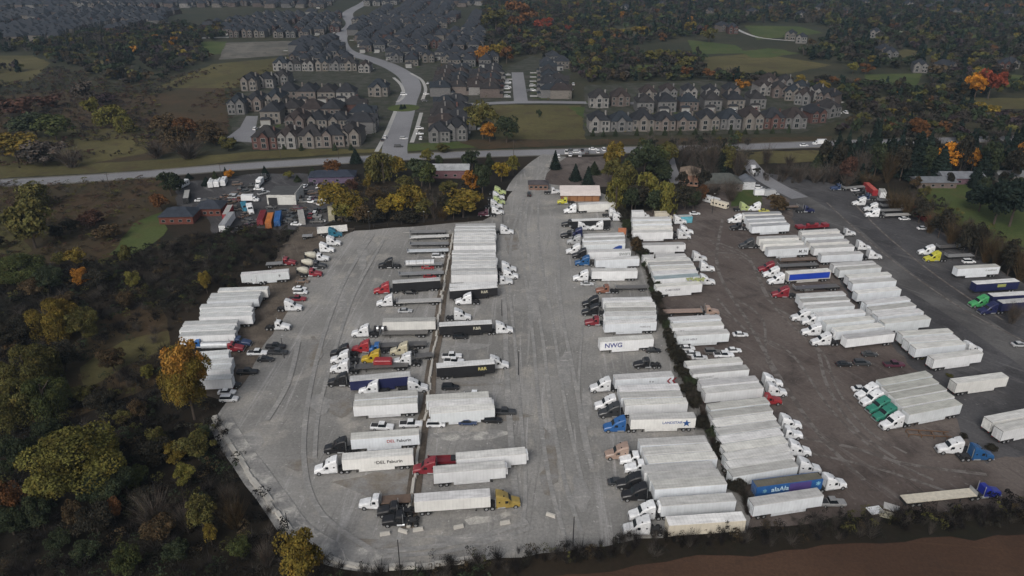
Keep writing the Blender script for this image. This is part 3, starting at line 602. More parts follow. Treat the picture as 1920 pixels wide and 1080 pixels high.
car(482,668,'white','pickup',Z); car(516,656,'black','pickup',Z); car(520,667,'dark','pickup',Z); car(497,680,'black','sedan',Z); car(463,704,'black','pickup',Z); car(434,728,'black','suv',Z); car(424,742,'white','sedan',Z); car(428,755,'white','suv',Z)
Z='under the blue cab by the brush'
tractor(372,655,'L','blue','squeezed between the west row trailers','D'); r=trailer(382,646,424,645,'R','white','K','squeezed between the west row trailers'); tractor(433,662,'R','dred','at the west row gap','D'); tractor(447,652,'R','dblue','at the west row gap','D')
# column west of the kerb, facing left
Z='west of the white kerb'
trailer(753,437,850,435,'L','grey','F',Z); trailer(768,446.7,842,443.5,'L','white','F',Z); trailer(768,459,841,458,'L','grey','F',Z); trailer(763,472.7,841,470.6,'L','white','F',Z)
r=trailer(758,498,829,496.5,'L','grey','F',Z); tractor(729,505,'L','black','coupled to the flatbed with white load')
p,d,_=place_edge(762,492,812,490,2.4,1.0); b=MB(); 
for i in range(4): b.box(-5.2,5.2,-.95+i*.5,-.5+i*.5,1.5,2.35,'skin')
for x in(-4,-1.4,1.4,4): b.box(x,x+.1,-1.0,1.02,1.49,2.4,'dark_metal')
l=ob('steel_load',b.mesh('steel_load'),None,CN['white'],(p.x,p.y,0)); l.rotation_euler=(0,0,math.atan2(d.y,d.x)); reg(l,'load','strapped white beams loaded on the flatbed','behind the black tractor')
car(821,485,'white','suv',Z); car(802,506,'red','sedan',Z); trailer(747.5,516,832,513,'L','grey','F',Z); car(806,523,'red','sedan',Z)
BR=(.70,.70,.69)
trailer(741,531,820,526,'L','black','V','behind the red tractor',roof=BR,T='red',L=1); car(769,553,'black','sedan',Z)
trailer(743,568.5,827,565,'L','lgrey','F',Z,T='white'); car(759,588,'silver','sedan',Z)
trailer(719,604,814,602,'L','white','V',Z+', north'); tractor(683,634,'L','white','beside a stack of grey tanks')
trailer(712,628,802,626,'L','fgrey','F',Z)
b=MB()
for i in range(5): b.cyl((-.9+i*.8,0,1.9),.95,.6,'x',14,'alloy' if i%2 else 'dark_metal')
b.box(-1.6,3,-.9,.9,.9,1.1,'dark_metal'); p=G(709,629); t=ob('tank_stack',b.mesh('tank_stack'),None,None,(p.x,p.y+1,0)); reg(t,'equipment','grey ribbed tanks stacked behind the white cab','')
Z='in the jumble of cabs'
tractor(684,664,'L','red',Z); trailer(712,651,800,647,'L','fgrey','F',Z); tractor(706,664,'L','blue',Z,'D'); tractor(644,672,'L','black',Z); tractor(645,684,'L','white',Z); tractor(645,702,'L','white',Z)
tractor(703,683,'L','yellow',Z); trailer(665,692,765,687,'L','fgrey','F',Z); tractor(762,688,'L','white',Z); tractor(756,668,'L','beige',Z); trailer(778,672,812,668,'L','fgrey','f',Z)
p,d,_=place_edge(700,678,736,675,2.9,1.1); b=MB(); b.loft([(-2.6,1.15,1.5,2.7,.8),(-2.2,1.2,1.5,3.0,.8),(2.2,1.2,1.5,3.0,.8),(2.6,1.15,1.5,2.6,.8)]); t=ob('tarped_load',b.mesh('tarped_load'),None,CN['red'],(p.x,p.y,0)); reg(t,'load','bright red tarped load on a dark flatbed','beside the yellow tractor')
Z='west of the white kerb, south'
trailer(657,715,768,705,'L','navy','V',Z,roof=BR); tractor(641,727,'L','black','in front of the navy trailer')
tractor(700,742,'L','white','below the navy trailer'); tractor(775,738,'R','white','below the navy trailer')
trailer(668,749,780,741,'L','white','V',Z); trailer(663.5,763,781,756,'L','white','V',Z)
car(716,808,'white','pickup','behind the upper lettered trailer'); car(770,803,'white','pickup','behind the upper lettered trailer')
tt=[('DEL',.58,2.7,1.15,(.45,.03,.03)),('Faburin',.77,2.7,1.15,(.03,.03,.03))]
trailer(660,824,783,815,'L','white','V',Z,txt=tt,desc='white trailer with red and black lettering')
tractor(638,853,'L','black','in front of the upper lettered trailer')
trailer(643,863,772,853,'L','white','V',Z,T='white',txt=[('DEL Faburin',.66,2.6,1.2,(.03,.03,.03)),('o',.46,2.8,.8,(.3,.3,.3))],desc='white trailer with all black lettering')
Z='at the south end of the white kerb'
tractor(704,958,'L','white',Z,'D'); trailer(714,945,770,941,'L','brown','f',Z); tractor(738,972,'L','black',Z,'D'); tractor(748,990,'L','black',Z,'D')
# column east of the kerb, facing right
Z='packed east of the white kerb'
row((854,424,928.5,423),(849,461,930,460),7,'R',Z,roofs=(.62,.62,.61))
row((848,474.5,930,473.5),(847,516,931,514.5),7,'R',Z+', lower stack',roofs=(.62,.62,.61))
tractor(945,441,'R','white','parked beside the aisle'); tractor(948,512,'R','white','beside the packed stack'); tractor(951,525,'R','white','beside the packed stack'); tractor(942,536,'R','white','beside the packed stack','D'); tractor(888,534,'R','white','between the stack and the black trailers','D')
tx=lambda s,u:[(s,u,2.75,1.3,(.55,.53,.42))]
trailer(843,538,933,534.5,'R','black','V',Z,roof=BR); trailer(844.4,545.6,932,539,'R','black','V',Z,roof=BR,txt=tx('R&R',.72),desc='black white-roofed trailer with pale lettering')
tractor(876,573,'L','white','just below the black trailers'); tractor(860,603,'R','white','just above the middle black trailer')
trailer(823,612,923,607,'R','black','V','in the middle of the kerb column',roof=BR,T='white',txt=tx('R&R',.71),desc='black white-roofed trailer with pale lettering')
car(863,637,'black','suv','just below the middle black trailer')
trailer(820,690,927,682,'R','black','V','beside the light pole',roof=BR,txt=[('R&R',.78,2.7,1.35,(.62,.55,.22))],desc='black white-roofed trailer with yellowish lettering')
tractor(928,694,'R','white','behind the lower black trailer'); car(847,674,'white','pickup','behind the lower black trailer'); car(851,684,'white','pickup','behind the lower black trailer'); car(844,733,'black','suv','in the empty bay')
Z='east of the white kerb, south'
trailer(800,751,916,744,'R','white','V',Z); trailer(802,763.5,925,756,'R','white','R',Z); trailer(808,776,927,767,'R','white','V',Z)
car(890,748,'white','pickup','behind the southern white trailers'); car(946,780,'dark','pickup',Z)
car(817,803,'white','suv',Z); car(877,799,'dblue','sedan',Z); car(924,795,'black','suv',Z)
trailer(857,862,986,851,'R','white','R',Z,desc='long white trailer behind the red truck'); tractor(806,892,'L','dred','beside the kerb')
b=MB(); b.box(-4.2,4.2,-1.2,1.2,1.3,1.6); b.box(-4.2,-3.9,-1.2,1.2,1.6,2.2); b.box(-3.9,3.6,-1.2,-1.1,1.6,2.0); b.box(-3.9,3.6,1.1,1.2,1.6,2.0); b.box(1.2,3.0,-.8,.8,1.6,2.3,'dark_metal'); p=G(836,872); t=ob('red_truck_bed',b.mesh('red_truck_bed'),None,CN['dred'],(p.x,p.y,0)); t.rotation_euler=(0,0,.06)
for x in(-3,2.5):
    for s in(-1,1): ob('wheel',W_DUAL,t,None,(x,s*.95,.52))
reg(t,'trailer','dark red low deck trailer','behind the red tractor')
trailer(814,888,947,877,'R','white','R',Z,desc='white trailer in front of the red truck'); trailer(777,941,919,931,'R','white','N',Z,T='gold',desc='white trailer behind the gold tractor')
for x,y in((722,1003),(756,998),(784,995),(860,990),(947,982),(1033,968)):
    b=MB(); b.frustum((-1.1,1.1,-.35,.35),0,(-1.0,1.0,-.25,.25),.75,'concrete'); b.box(-.5,.5,-.06,.06,.75,.82,'concrete'); p=G(x,y); o=ob('concrete_block',b.mesh('concrete_block'),None,None,(p.x,p.y,0)); o.rotation_euler=(0,0,random.uniform(-.5,.5)); reg(o,'block','low grey concrete block','on the south gravel')
# kerb between the columns and the white edging round the gravel lot
def kerb(pts,wd,ht,desc,zone,mat='concrete',amp=.35,n='kerb'):
    b=MB(); P=[G(*q) for q in pts]; rr=random.Random(len(pts)*7)
    for a,c in zip(P,P[1:]):
        L=(c-a).length; k=max(1,int(L/3)); d=(c-a).normalized(); nn=Vector((-d.y,d.x,0))
        for i in range(k):
            s=a.lerp(c,i/k); e=a.lerp(c,(i+.97)/k); o=nn*rr.uniform(-amp,amp); w2=wd/2*rr.uniform(.8,1.2); h2=ht*rr.uniform(.7,1.15)
            q=[s+o-nn*w2,e+o-nn*w2,e+o+nn*w2,s+o+nn*w2]; t=[s+o-nn*w2*.6,e+o-nn*w2*.6,e+o+nn*w2*.6,s+o+nn*w2*.6]
            kk=len(b.v); b.v+=[(v.x,v.y,0) for v in q]+[(v.x,v.y,h2) for v in t]; i0=b.mi(mat); b.f+=[(kk+4,kk+5,kk+6,kk+7),(kk,kk+1,kk+5,kk+4),(kk+1,kk+2,kk+6,kk+5),(kk+2,kk+3,kk+7,kk+6),(kk+3,kk,kk+4,kk+7)]; b.m+=[i0]*5
    o=ob(n,b.mesh(n)); reg(o,'kerb',desc,zone); return o
KERB=[(849,440),(845,470),(838,500),(834,526),(828,555),(825,582),(821,610),(819,632),(813,663),(809,690),(806,710),(804,745),(798,775),(793,790),(789,815),(785,845),(782,870),(778,900),(774,930),(768,965),(765,992)]
kerb(KERB,1.0,.7,'broken pale concrete kerb dividing the gravel lot','')
ribbon('edging_dust','dust_bright',[(412,790),(437,833),(462,868),(482,898),(502,922),(528,958),(553,993),(590,1022),(640,1044),(720,1055)],6)
ribbon('edging_dust','dust_bright',[(425,800),(455,845),(490,890),(520,935)],4)
for k_,pts in enumerate(([(1015,312),(985,360),(975,430),(985,520),(1000,640),(1010,760),(1030,900),(1060,1010)],[(1022,312),(995,360),(985,430),(998,520),(1018,640),(1032,760),(1058,900),(1090,1000)],[(1025,320),(1010,380),(1012,470),(1035,600),(1060,760),(1095,920)],[(1000,340),(965,420),(955,520),(965,640),(975,760),(985,900),(980,990)],[(930,430),(945,560),(950,700),(960,850),(970,960)],[(700,440),(650,520),(610,620),(580,740),(570,860),(600,960),(700,1035)],[(720,450),(670,540),(640,620),(600,760),(590,860)],[(990,980),(850,1020),(720,1035)],[(1000,990),(860,1032),(720,1045)],[(1100,560),(1090,640),(1085,760),(1100,860)],[(560,640),(540,720),(500,790)],[(1045,420),(1050,560),(1075,700),(1110,880)])):
    ribbon('tyre_tracks','dust',pts,random.uniform(.7,1.7))
ribbon('kerb_strip','mud',[(q[0]+1,q[1]) for q in KERB],3.2)
kerb([(403,782),(410,800),(432,835),(455,868),(475,900),(495,925),(520,962),(545,998),(575,1022),(600,1040),(640,1055),(680,1062),(730,1065),(780,1062),(850,1054),(905,1046)],1.6,.6,'whitish stone edging around the lot corner','',amp=.5,n='stone_edging')
# ---- west side of the hedge, facing left
Z='just west of the hedge'
tractor(1060,384,'L','ylw','by the long white shed','D'); trailer(1088,384,1152,381,'L','white','V',Z,T='white'); 
trailer(1072,415,1146,412,'L','black','V','behind the small white cabs',roof=BR); tractor(1148,408,'R','white','beside the willow'); tractor(1155,416,'R','white','beside the willow')
tractor(1090,433,'R','white','on the black trailer side'); tractor(1124,433,'L','white','on the black trailer side'); tractor(1085,446,'L','navy','above the white stack'); tractor(1069,427,'L','black','above the white stack','D'); tractor(1068,448,'L','black','above the white stack','D')
for e,k in (((1094,443,1173,440),'V'),((1094,451,1174,448),'R')): trailer(*e,'L','white',k,Z)
r=trailer(1094,459,1173,456.5,'L','white','V',Z,T='white',desc='white trailer with blue swoosh')
b=MB(); b.quad([(-2,-.6,0),(2,-.6,0),(2,.9,0),(1,1.1,0),(-.5,.5,0)],'paint'); lettering(r,'L',b.mesh('blue_swoosh'),.8,2.3,1,(.03,.08,.32),name='emblem')
tractor(1082,460,'L','silver','above the lone trailer stack')
b=MB(); b.box(-1.6,1.6,-.06,.06,1.5,3.4,'paint'); b.box(-1.6,1.6,-.05,.05,.5,1.5,'paint'); b.box(-1.5,-1.4,-.05,.05,0,.5,'dark_metal'); b.box(1.4,1.5,-.05,.05,0,.5,'dark_metal'); p=G(1166,442); s=ob('banner_board',b.mesh('banner_board'),None,(.55,.22,.12),(p.x,p.y,0)); reg(s,'board','faded orange board standing by the hedge','')
trailer(1102,473,1184,471,'L','white','N',Z,txt=[('SWIFT',.86,2.9,1.5,(.25,.27,.27))],desc='white trailer with grey lettering'); trailer(1117,488,1200,485,'L','white','V',Z)
tractor(1092,486,'L','black',Z); tractor(1098,500,'L','tblue',Z)
trailer(1111,509,1195,508,'L','white','V',Z,T='white'); car(1101,537,'silver','sedan',Z)
tractor(1137,552,'L','rust',Z,'D'); trailer(1155,541,1213,540,'L','fgrey','F',Z); b=None
Z='in the white block west of the hedge'
trailer(1140,565,1215,563,'L','white','V',Z,roof=(.7,.7,.7)); trailer(1137,575,1229,573,'L','white','N',Z); trailer(1136,584,1230,582,'L','white','V',Z); trailer(1136,593,1231,591,'L','white','R',Z); trailer(1135,608,1231,604,'L','white','V',Z,txt=[('PRIMELINE',.78,2.6,.75,(.4,.4,.42))])
tractor(1114,578,'L','black',Z,'S'); tractor(1114,594,'L','black',Z,'S'); tractor(1118,613,'L','dred',Z,'D')
trailer(1125,641.5,1227,635,'L','white','V','west of the hedge, standing alone',txt=[('NWG',.25,2.6,2.1,(.03,.04,.22))],desc='white trailer lettered N W G in navy')
car(1225,663,'black','sedan','by the hedge'); tractor(1212,693,'L','black','by the hedge','D')
r=trailer(1154,712,1264,705,'L','white','N','west of the hedge',T='white',txt=[(CHEV,.88,2.6,1.9,(.25,.02,.03)),('T =',.62,2.6,.9,(.05,.05,.05))],desc='white trailer with dark red chevrons')
Z='above the blue tractor'
trailer(1167,733,1270,729,'L','white','V',Z); trailer(1168,746,1277,742.5,'L','white','V',Z,T='white'); trailer(1175,760,1288,756,'L','white','N',Z,T='dark',Tover=None)
b=None
r=trailer(1183,787,1306,784,'L','white','V','west of the hedge',T='blue',txt=[('LANDSTAR',.64,2.85,1.0,(.04,.09,.28)),(STAR,.86,2.6,2.3,(.03,.10,.30))],desc='white trailer with blue star emblem')
Z='in the lower block west of the hedge'
tractor(1166,864,'L','tan','left of the lower block')
r1=trailer(1206,835,1323,829,'L','white','N',Z); trailer(1217,852,1328,844,'L','white','N',Z); trailer(1225,868,1337,860,'L','white','V',Z)
trailer(1209,886,1341,878,'L','white','V',Z); trailer(1220,901.5,1352,893,'L','white','V',Z); trailer(1230,917.5,1362,907.5,'L','white','V',Z)
tractor(1191,875,'L','white',Z,'D'); tractor(1201,891,'L','white',Z,'D'); car(1159,912,'dark','sedan','nosing out beside black tractors'); tractor(1190,921,'L','black',Z); tractor(1200,942,'L','black',Z)
trailer(1241,949,1381,939,'L','white','R','nearest west of the hedge',T='white'); 
trailer(1262,985,1392,976,'L','cream','N','half hidden by the roadside bushes'); tractor(1205,1006,'L','white','lowest by the roadside bushes')
# ---- east side of the hedge, facing right
Z='east of the hedge, far end'
for x,y in((1200,409),(1243,411)):
    p=G(x,y); r=make('box_truck',BOXT,(p.x,p.y,0),0,CN['white' if x<1220 else 'cream']); reg(r,'box truck',('white' if x<1220 else 'cream')+' box truck',Z)
row((1187,411,1258,410),(1188,436.5,1261,435),4,'R',Z)
tractor(1270,422,'R','white',Z); tractor(1282,441,'R','white',Z); tractor(1277,450,'R','white',Z)
r=trailer(1207,460,1283,458.5,'R','white','R','standing alone under the brown bush',txt=[('*',.83,2.5,2.2,(.25,.25,.27))])
thing('storage_container',CONT6,(1271,417,1295,416),'cyan','cyan storage container','container','at the head of the dirt lane'); car(1303,404,'white','sedan','beside the cyan container')
Z='east of the hedge, second block'
for i,e in enumerate(((1207,483,1287,480),(1213,490,1294,487),(1219,497,1300,494),(1222,505,1304,502),(1226,514,1308,510),(1229,524,1312,518))): trailer(*e,'R','white','VRNVVN'[i],Z,roof=(.33,.40,.42) if i==5 else None)
trailer(1231,539,1317.5,533,'R','white','V',Z,txt=[('O METAREK',.36,2.7,1.0,(.2,.2,.24))],desc='white trailer with small grey lettering')
p=G(1306,528,4.1); b=MB(); rr=random.Random(3)
for i in range(40): 
    x,y,z=rr.uniform(-3,3),rr.uniform(-1,1),rr.uniform(0,.5); b.box(x-.3,x+.3,y-.2,y+.2,z,z+.3,'paint')
o=ob('scrap_pile',b.mesh('scrap_pile'),None,(.33,.36,.16),(p.x,p.y+1,4.12)); reg(o,'scrap','olive scrap heaped on the trailer roof','')
tractor(1306,492,'R','white',Z); tractor(1320,511,'R','white',Z); tractor(1320,536,'R','white',Z)
trailer(1246,587,1318,585,'R','tan','F','under the brush heap, east of the hedge'); tractor(1328,593,'R','tan','pulling the tan flatbed','D')
Z='east of the hedge, third block'
trailer(1259,602,1351,597,'R','white','V',Z); trailer(1262,614.5,1357,609.5,'R','white','N',Z,txt=[('UKS',.18,2.7,1.0,(.3,.3,.32))]); trailer(1269.6,630,1368.5,624.5,'R','white','V',Z,txt=[('O DE HIBLE',.25,2.6,.85,(.2,.2,.24))],desc='white trailer with circle mark and lettering')
car(1389,633,'white','sedan','alone on the dirt')
Z='in the car cluster by the hedge'
car(1289,659,'white','sedan',Z); car(1299,669,'white','sedan',Z); car(1337,666,'fgrey','suv',Z); car(1358,672,'white','pickup',Z); car(1376,663,'white','sedan',Z); car(1312,676,'white','sedan',Z)
Z='east of the hedge, fourth block'
trailer(1290,686,1392,678,'R','white','V',Z); trailer(1297,702,1408,692.5,'R','white','N',Z,txt=[('PARKIWEST',.22,2.7,.95,(.35,.36,.37)),('(FX)',.42,2.1,.7,(.35,.36,.37))],desc='white trailer with faint grey lettering'); trailer(1313,724,1426,713.5,'R','white','V',Z); trailer(1325,738,1431,727.5,'R','white','V',Z)
tractor(1441,729,'R','white',Z); tractor(1448,746,'R','white',Z); tractor(1441,762,'R','red',Z,'D')
Z='in the long hedge-side stack'
row((1333,768,1443,755),(1382.5,893,1490,875),9,'R',Z,kinds='VNVVN')
tractor(1474,808,'R','white',Z); tractor(1478,826,'R','white',Z,'D'); tractor(1490,858,'R','white',Z); tractor(1508,892,'R','white',Z)
r=trailer(1425,914,1540,899,'R','blue','C','at the bottom east of the hedge',roof=(.16,.15,.12),T='white',txt=[('aIaAIa',.35,2.9,1.7,(.55,.72,.8)),('*',.93,2.6,2.4,(.3,.6,.75)),('*',.12,2.4,2.2,(.3,.6,.75))],desc='blue container trailer with pale lettering')
lettering(r,'R',PANEL,.66,2.75,1,(.10,.07,.24),L=15.6,hw=1.21).scale=(5.2,2.5,1)
trailer(1413,949,1546,929,'R','white','V','nearest east of the hedge'); car(1562,952,'grey','pickup','nosing out of the nearest white trailer')
# ---- right lot
Z='in the far block of the dirt lot'
row((1398,402,1465,400),(1411,425,1480,421),4,'L',Z,roofs=(.42,.43,.44))
tractor(1394,397,'R','chart',Z); tractor(1419,397,'L','white',Z); tractor(1383,420,'L','white',Z); tractor(1386,433,'L','black',Z,'D'); car(1433,399,'ylw','sedan',Z)
Z='in the second block of the dirt lot'
trailer(1423,448,1500,445,'L','white','V',Z); trailer(1431,458,1508,455,'L','white','N',Z); trailer(1440,468,1518,464,'L','white','V',Z,txt=[('M_N',.86,2.6,1.6,(.05,.05,.06))],desc='white trailer with black lettering at its end'); tractor(1406,467,'L','dark',Z)
trailer(1475,389,1498,388,'R','brown','f','behind the dark blue tractor'); tractor(1512,400,'R','navy','on the dark asphalt lane','D')
b=MB(); b.box(-7,7,-1.3,1.3,.9,1.2); b.box(-7,-4,-1.3,1.3,1.2,1.9); b.box(4.6,7,-1.2,1.2,1.2,2.1); 
b.cyl((0,0,1.9),.7,5,'x',10,'paint'); b.box(-1.5,.5,-.8,.8,2.2,2.8,'dark_metal'); p,a,_=axis(1490,431,1553,427); t=ob('machinery_trailer',b.mesh('machinery_trailer'),None,CN['dred'],(p.x,p.y,0)); t.rotation_euler=(0,0,a)
for x in(-5.5,-4.2,5):
    for s in(-1,1): ob('wheel',W_DUAL,t,None,(x,s*.95,.52))
reg(t,'trailer','dark red lowboy trailer carrying red machinery','')
Z='beside the asphalt lane, upper block'
for i,e in enumerate(((1502,437,1577,433),(1508,446,1585,442),(1517,456,1594,452),(1527,466,1603,462),(1540,479,1620,475.5))): trailer(*e,'R','white','NVVVN'[i],Z)
tractor(1588,444,'R','white',Z,'D'); tractor(1614,471,'R','white',Z); tractor(1634,488,'R','white',Z)
Z='between the red and white cabs'
trailer(1464,490,1534,487,'L','brown','F',Z); trailer(1462,501,1536,497,'L','fgrey','F',Z)
Z='in the middle of the dirt lot'
tractor(1443,512,'L','dred',Z); tractor(1452,522,'L','white',Z)
r=trailer(1477,514,1561,508,'L','lgrey','V',Z,T='white',desc='curtain trailer with bright blue side'); lettering(r,'L',PANEL,.5,2.65,1,(.02,.06,.42),name='blue_curtain').scale=(15.2,2.2,1)
tractor(1470,560,'L','dred',Z); trailer(1492,543,1575,538,'L','fgrey','F',Z); car(1512,546,'white','sedan','by the dark flatbed')
Z='beside the asphalt lane, middle block'
for e in((1567,498,1640,494),(1573,507,1655,501),(1590,521,1674,515),(1597,532,1684,526),(1607,551,1692,543),(1630,570,1703,562),(1638,582,1716,573)): trailer(*e,'R','white','V' if e[0]%2 else 'N',Z)
trailer(1647,594,1732,585,'R','white','R',Z); trailer(1657,607,1748,597,'R','white','V',Z)
Z='by the big dirt lot stack'
trailer(1502,557,1585,552,'L','white','V',Z); trailer(1508,567,1592,562,'L','white','N',Z)
row((1518,579,1601,573),(1587,636,1680,625),5,'L',Z,kinds='VNRV')
tractor(1508,604,'L','white',Z); tractor(1528,612,'L','white',Z); tractor(1529,632,'L','white',Z); tractor(1547,650,'L','white',Z)
Z='on the bare dirt'
car(1632,670,'dark','sedan',Z); car(1584,689,'black','sedan',Z); car(1618,687,'dark','suv',Z); car(1678,690,'plum','pickup',Z)
Z='east of the grass wedge'
trailer(1692,629,1788,623,'R','white','V',Z); trailer(1704,642,1800,635,'R','white','N',Z); trailer(1718,654,1812,645,'R','white','V',Z,T='white'); trailer(1749,675,1847,662,'R','white','V',Z)
trailer(1793.5,720,1893,707,'R','white','V','standing alone on dark ground')
Z='in the green cab block'
tc=[('white','S'),('white','S'),('dgreen','S'),('dgreen','S'),('white','S')]
for i,e in enumerate(((1655,722,1750,704),(1665,735,1762,717),(1678,748,1777,730),(1692,762,1790,744),(1708,777,1803,758.5))): trailer(*e,'L','white','VNVNV'[i],Z,T=tc[i][0],roof=(.46,.46,.42))
car(1615,736,'white','sedan','beside the green cab block')
Z='at the right frame edge'
trailer(1852,794,1968,771,'R','white','V',Z); trailer(1872.5,811,1988,786,'R','white','V',Z)
tractor(1791,854,'L','white','back to back with the blue tractor'); tractor(1832,866,'R','tblue','back to back with the white tractor')
trailer(1701,943.6,1833,930,'R','cream','F','at the bottom right, by the bushes',T='royal',Tk='D')
b=MB(); b.box(-1.6,1.6,-1.1,1.1,0,.12,'skin')
for x,y,c,a in((1641,957,'white',.2),(1672,952,'lgrey',-.5),(1664,966,'beige',-.4)):
    p=G(x,y); o=ob('plywood_sheet',b.mesh('plywood_sheet') if x==1641 else bpy.data.meshes['plywood_sheet'],None,CN[c],(p.x,p.y,.03)); o.rotation_euler=(0,0,a); reg(o,'board',f'{cw(c)} board lying flat on the dirt','near the bottom flatbed')
b=MB(); 
for y in(-1,1): b.box(-6,4,y-.1,y+.1,.8,1.0,'paint')
for x in(-6,-3,0,3): b.box(x-.1,x+.1,-1,1,.75,.85,'paint'); b.box(x-.08,x+.08,-1.08,-.92,0,.8,'paint'); b.box(x-.08,x+.08,.92,1.08,0,.8,'paint')
p=G(1748,818); o=ob('pipe_rack',b.mesh('pipe_rack'),None,(.16,.09,.05),(p.x,p.y,0)); o.rotation_euler=(0,0,-.1); reg(o,'rack','low rusty steel frame lying on the dirt','')
Z='up the asphalt lane'
tractor(1572,358,'L','dblue',Z,'D'); trailer(1585,354,1628,350,'L','grey','F',Z); thing('storage_container',CONT12,(1622,352,1640,368),'red','faded red storage container','container','by the far tree line',roof=(.5,.12,.1)); thing('storage_container',CONT6,(1650,362,1656,374),'white','small white container','container','by the far tree line')
car(1605,360,'white','sedan',Z); tractor(1618,368,'L','black',Z,'D'); tractor(1626,377,'L','dblue',Z,'D'); tractor(1616,387,'L','white',Z); tractor(1638,398,'L','white',Z); tractor(1641,409,'L','white',Z)
Z='beside the right tree line'
trailer(1650,377,1690,375,'L','fgrey','F',Z); trailer(1655,387,1700,385,'L','fgrey','F',Z); trailer(1652,396,1706,394,'L','grey','F',Z); trailer(1660,405,1709,403,'L','lgrey','F',Z)
thing('storage_container',CONT12,(1712,398,1738,416),'dred','dark red storage container','container','at the tree line end',roof=(.2,.03,.03)); car(1697,414,'white','sedan',Z); car(1732,432,'white','sedan',Z)
tractor(1743,480,'L','white',Z); trailer(1762,465,1815,462,'L','fgrey','F',Z); tractor(1754,492,'L','ylw',Z); trailer(1778,482,1828,480,'L','grey','F',Z); car(1818,495,'white','suv',Z)
trailer(1798,504,1875,500,'L','white','V','by the right tree line',txt=[('O SAFEWAY',.8,2.8,.8,(.15,.15,.15))])
r=trailer(1831,533,1913,527.5,'L','navy','N','under the right tree line',roof=BR,desc='navy trailer with a small yellow emblem'); lettering(r,'L',PANEL,.6,2.9,1,(.35,.38,.12),name='emblem').scale=(3.2,1.1,1)
Z='at the right edge beside the asphalt'
trailer(1862,556,1948,551,'L','navy','N',Z,roof=BR,T='green'); trailer(1880,569,1966,563,'L','navy','N',Z,roof=BR,T='navy')
car(1914,652,'silver','sedan',Z)
# ---- equipment yard, top left
Z='in the equipment yard'
thing('motorhome',RV,(332,357,355,345),'white','white motorhome','motorhome','at the far side of the equipment yard')
for i,(a) in enumerate(((394,356,401,342),(405,355,412,341),(417,353,424,339))): thing('motorhome',RV,a,'white','white motorhome parked in a row of three','motorhome','under the orange tree')
thing('storage_container',CONT12,(349,388,354,362),'black','black open container','container','beside the brick house')
p=G(470,378); r=make('box_truck',BOXT,(p.x,p.y,0),0,CN['white']); reg(r,'box truck','white box truck facing right','in the equipment yard'); p=G(487,348); r=make('box_truck',BOXT,(p.x,p.y,0),R(-90),CN['white']); reg(r,'box truck','white box truck facing the camera','in the equipment yard')
thing('storage_container',CONT12,(424,413,433,396),'red','red container','container','behind the long grey trailer')
m,rz,_=axis(417,442,438,412); r=make('box_trailer',VAN['N'],(m.x,m.y,0),rz,CN['white'],(.3,.31,.32)); reg(r,'trailer','grey roofed trailer pointing away','at the equipment yard edge')
for a,c in(((488,425,496,404),'dred'),((504,429,509,410),'orange'),((520,427,524,405),'blue'),((568,424,564,403),'lgrey'),((622,414,620,398),'beige')): thing('storage_container',CONT12,a,c,f'{cw(c)} storage container','container',Z,roof=CN[c])
for x,y,c,k,a in((548,379,'white','pickup',20),(571,352,'white','sedan',80),(597,353,'white','suv',90),(604,384,'white','pickup',60),(582,409,'dred','pickup',90),(590,404,'white','minivan',90),(540,412,'dark','pickup',85),(550,412,'dark','suv',80),(555,424,'white','sedan',0),(600,418,'silver','sedan',0),(374,379,'white','sedan',10),(385,379,'dark','sedan',10),(470,352,'dark','pickup',10),(462,362,'dark','suv',20),(560,372,'fgrey','sedan',0),(575,376,'fgrey','pickup',10),(565,382,'fgrey','pickup',0),(535,420,'dark','sedan',0),(610,398,'dark','suv',40),(445,436,'fgrey','pickup',60),(575,362,'fgrey','sedan',0),(558,360,'silver','sedan',0),(430,384,'brown','pickup',50),(440,380,'dred','sedan',20),(507,392,'dark','sedan',0),(500,340,'dark','suv',80)): car(x,y,c,k,Z,a)
tractor(458,397,'L','teal',Z,'S',R(-60)); tractor(468,400,'L','white',Z,'S',R(-60)); tractor(496,338,'R','dark',Z,'D',R(80)); tractor(583,345,'R','dark','by the yard garage','D',R(100)); tractor(609,381,'R','white','at the yellow tree','D',R(200))
rr8=random.Random(21)
for i in range(34):
    x,y=rr8.choice(((rr8.uniform(395,470),rr8.uniform(362,392)),(rr8.uniform(440,500),rr8.uniform(345,372)),(rr8.uniform(548,605),rr8.uniform(360,395)),(rr8.uniform(530,615),rr8.uniform(398,424)),(rr8.uniform(440,480),rr8.uniform(405,432))))
    car(x,y,rr8.choice(('dark','fgrey','brown','grey','white','silver','dark','plum')),rr8.choice(('sedan','pickup','suv','minivan')),Z,rr8.choice((0,15,80,95,45)))
for x,y,c in((436,376,(.12,.05,.03)),(452,392,(.10,.08,.06)),(500,412,(.07,.07,.07)),(560,396,(.09,.06,.04)),(632,402,(.22,.19,.08)),(640,412,(.14,.11,.07)),(395,378,(.08,.07,.06)),(470,420,(.08,.075,.07))):
    b=MB()
    for i in range(28):
        a_,b_,c_=rr8.uniform(-3.5,3.5),rr8.uniform(-2.5,2.5),rr8.uniform(0,.9); l_,w_=rr8.uniform(.2,1.2),rr8.uniform(.1,.5); b.box(a_-l_,a_+l_,b_-w_,b_+w_,c_,c_+rr8.uniform(.15,.5),'paint' if i%3 else 'dark_metal')
    p=G(x,y); o=ob('scrap_pile',b.mesh('scrap_pile'),None,c,(p.x,p.y,0)); reg(o,'scrap','low heap of mixed scrap',Z)
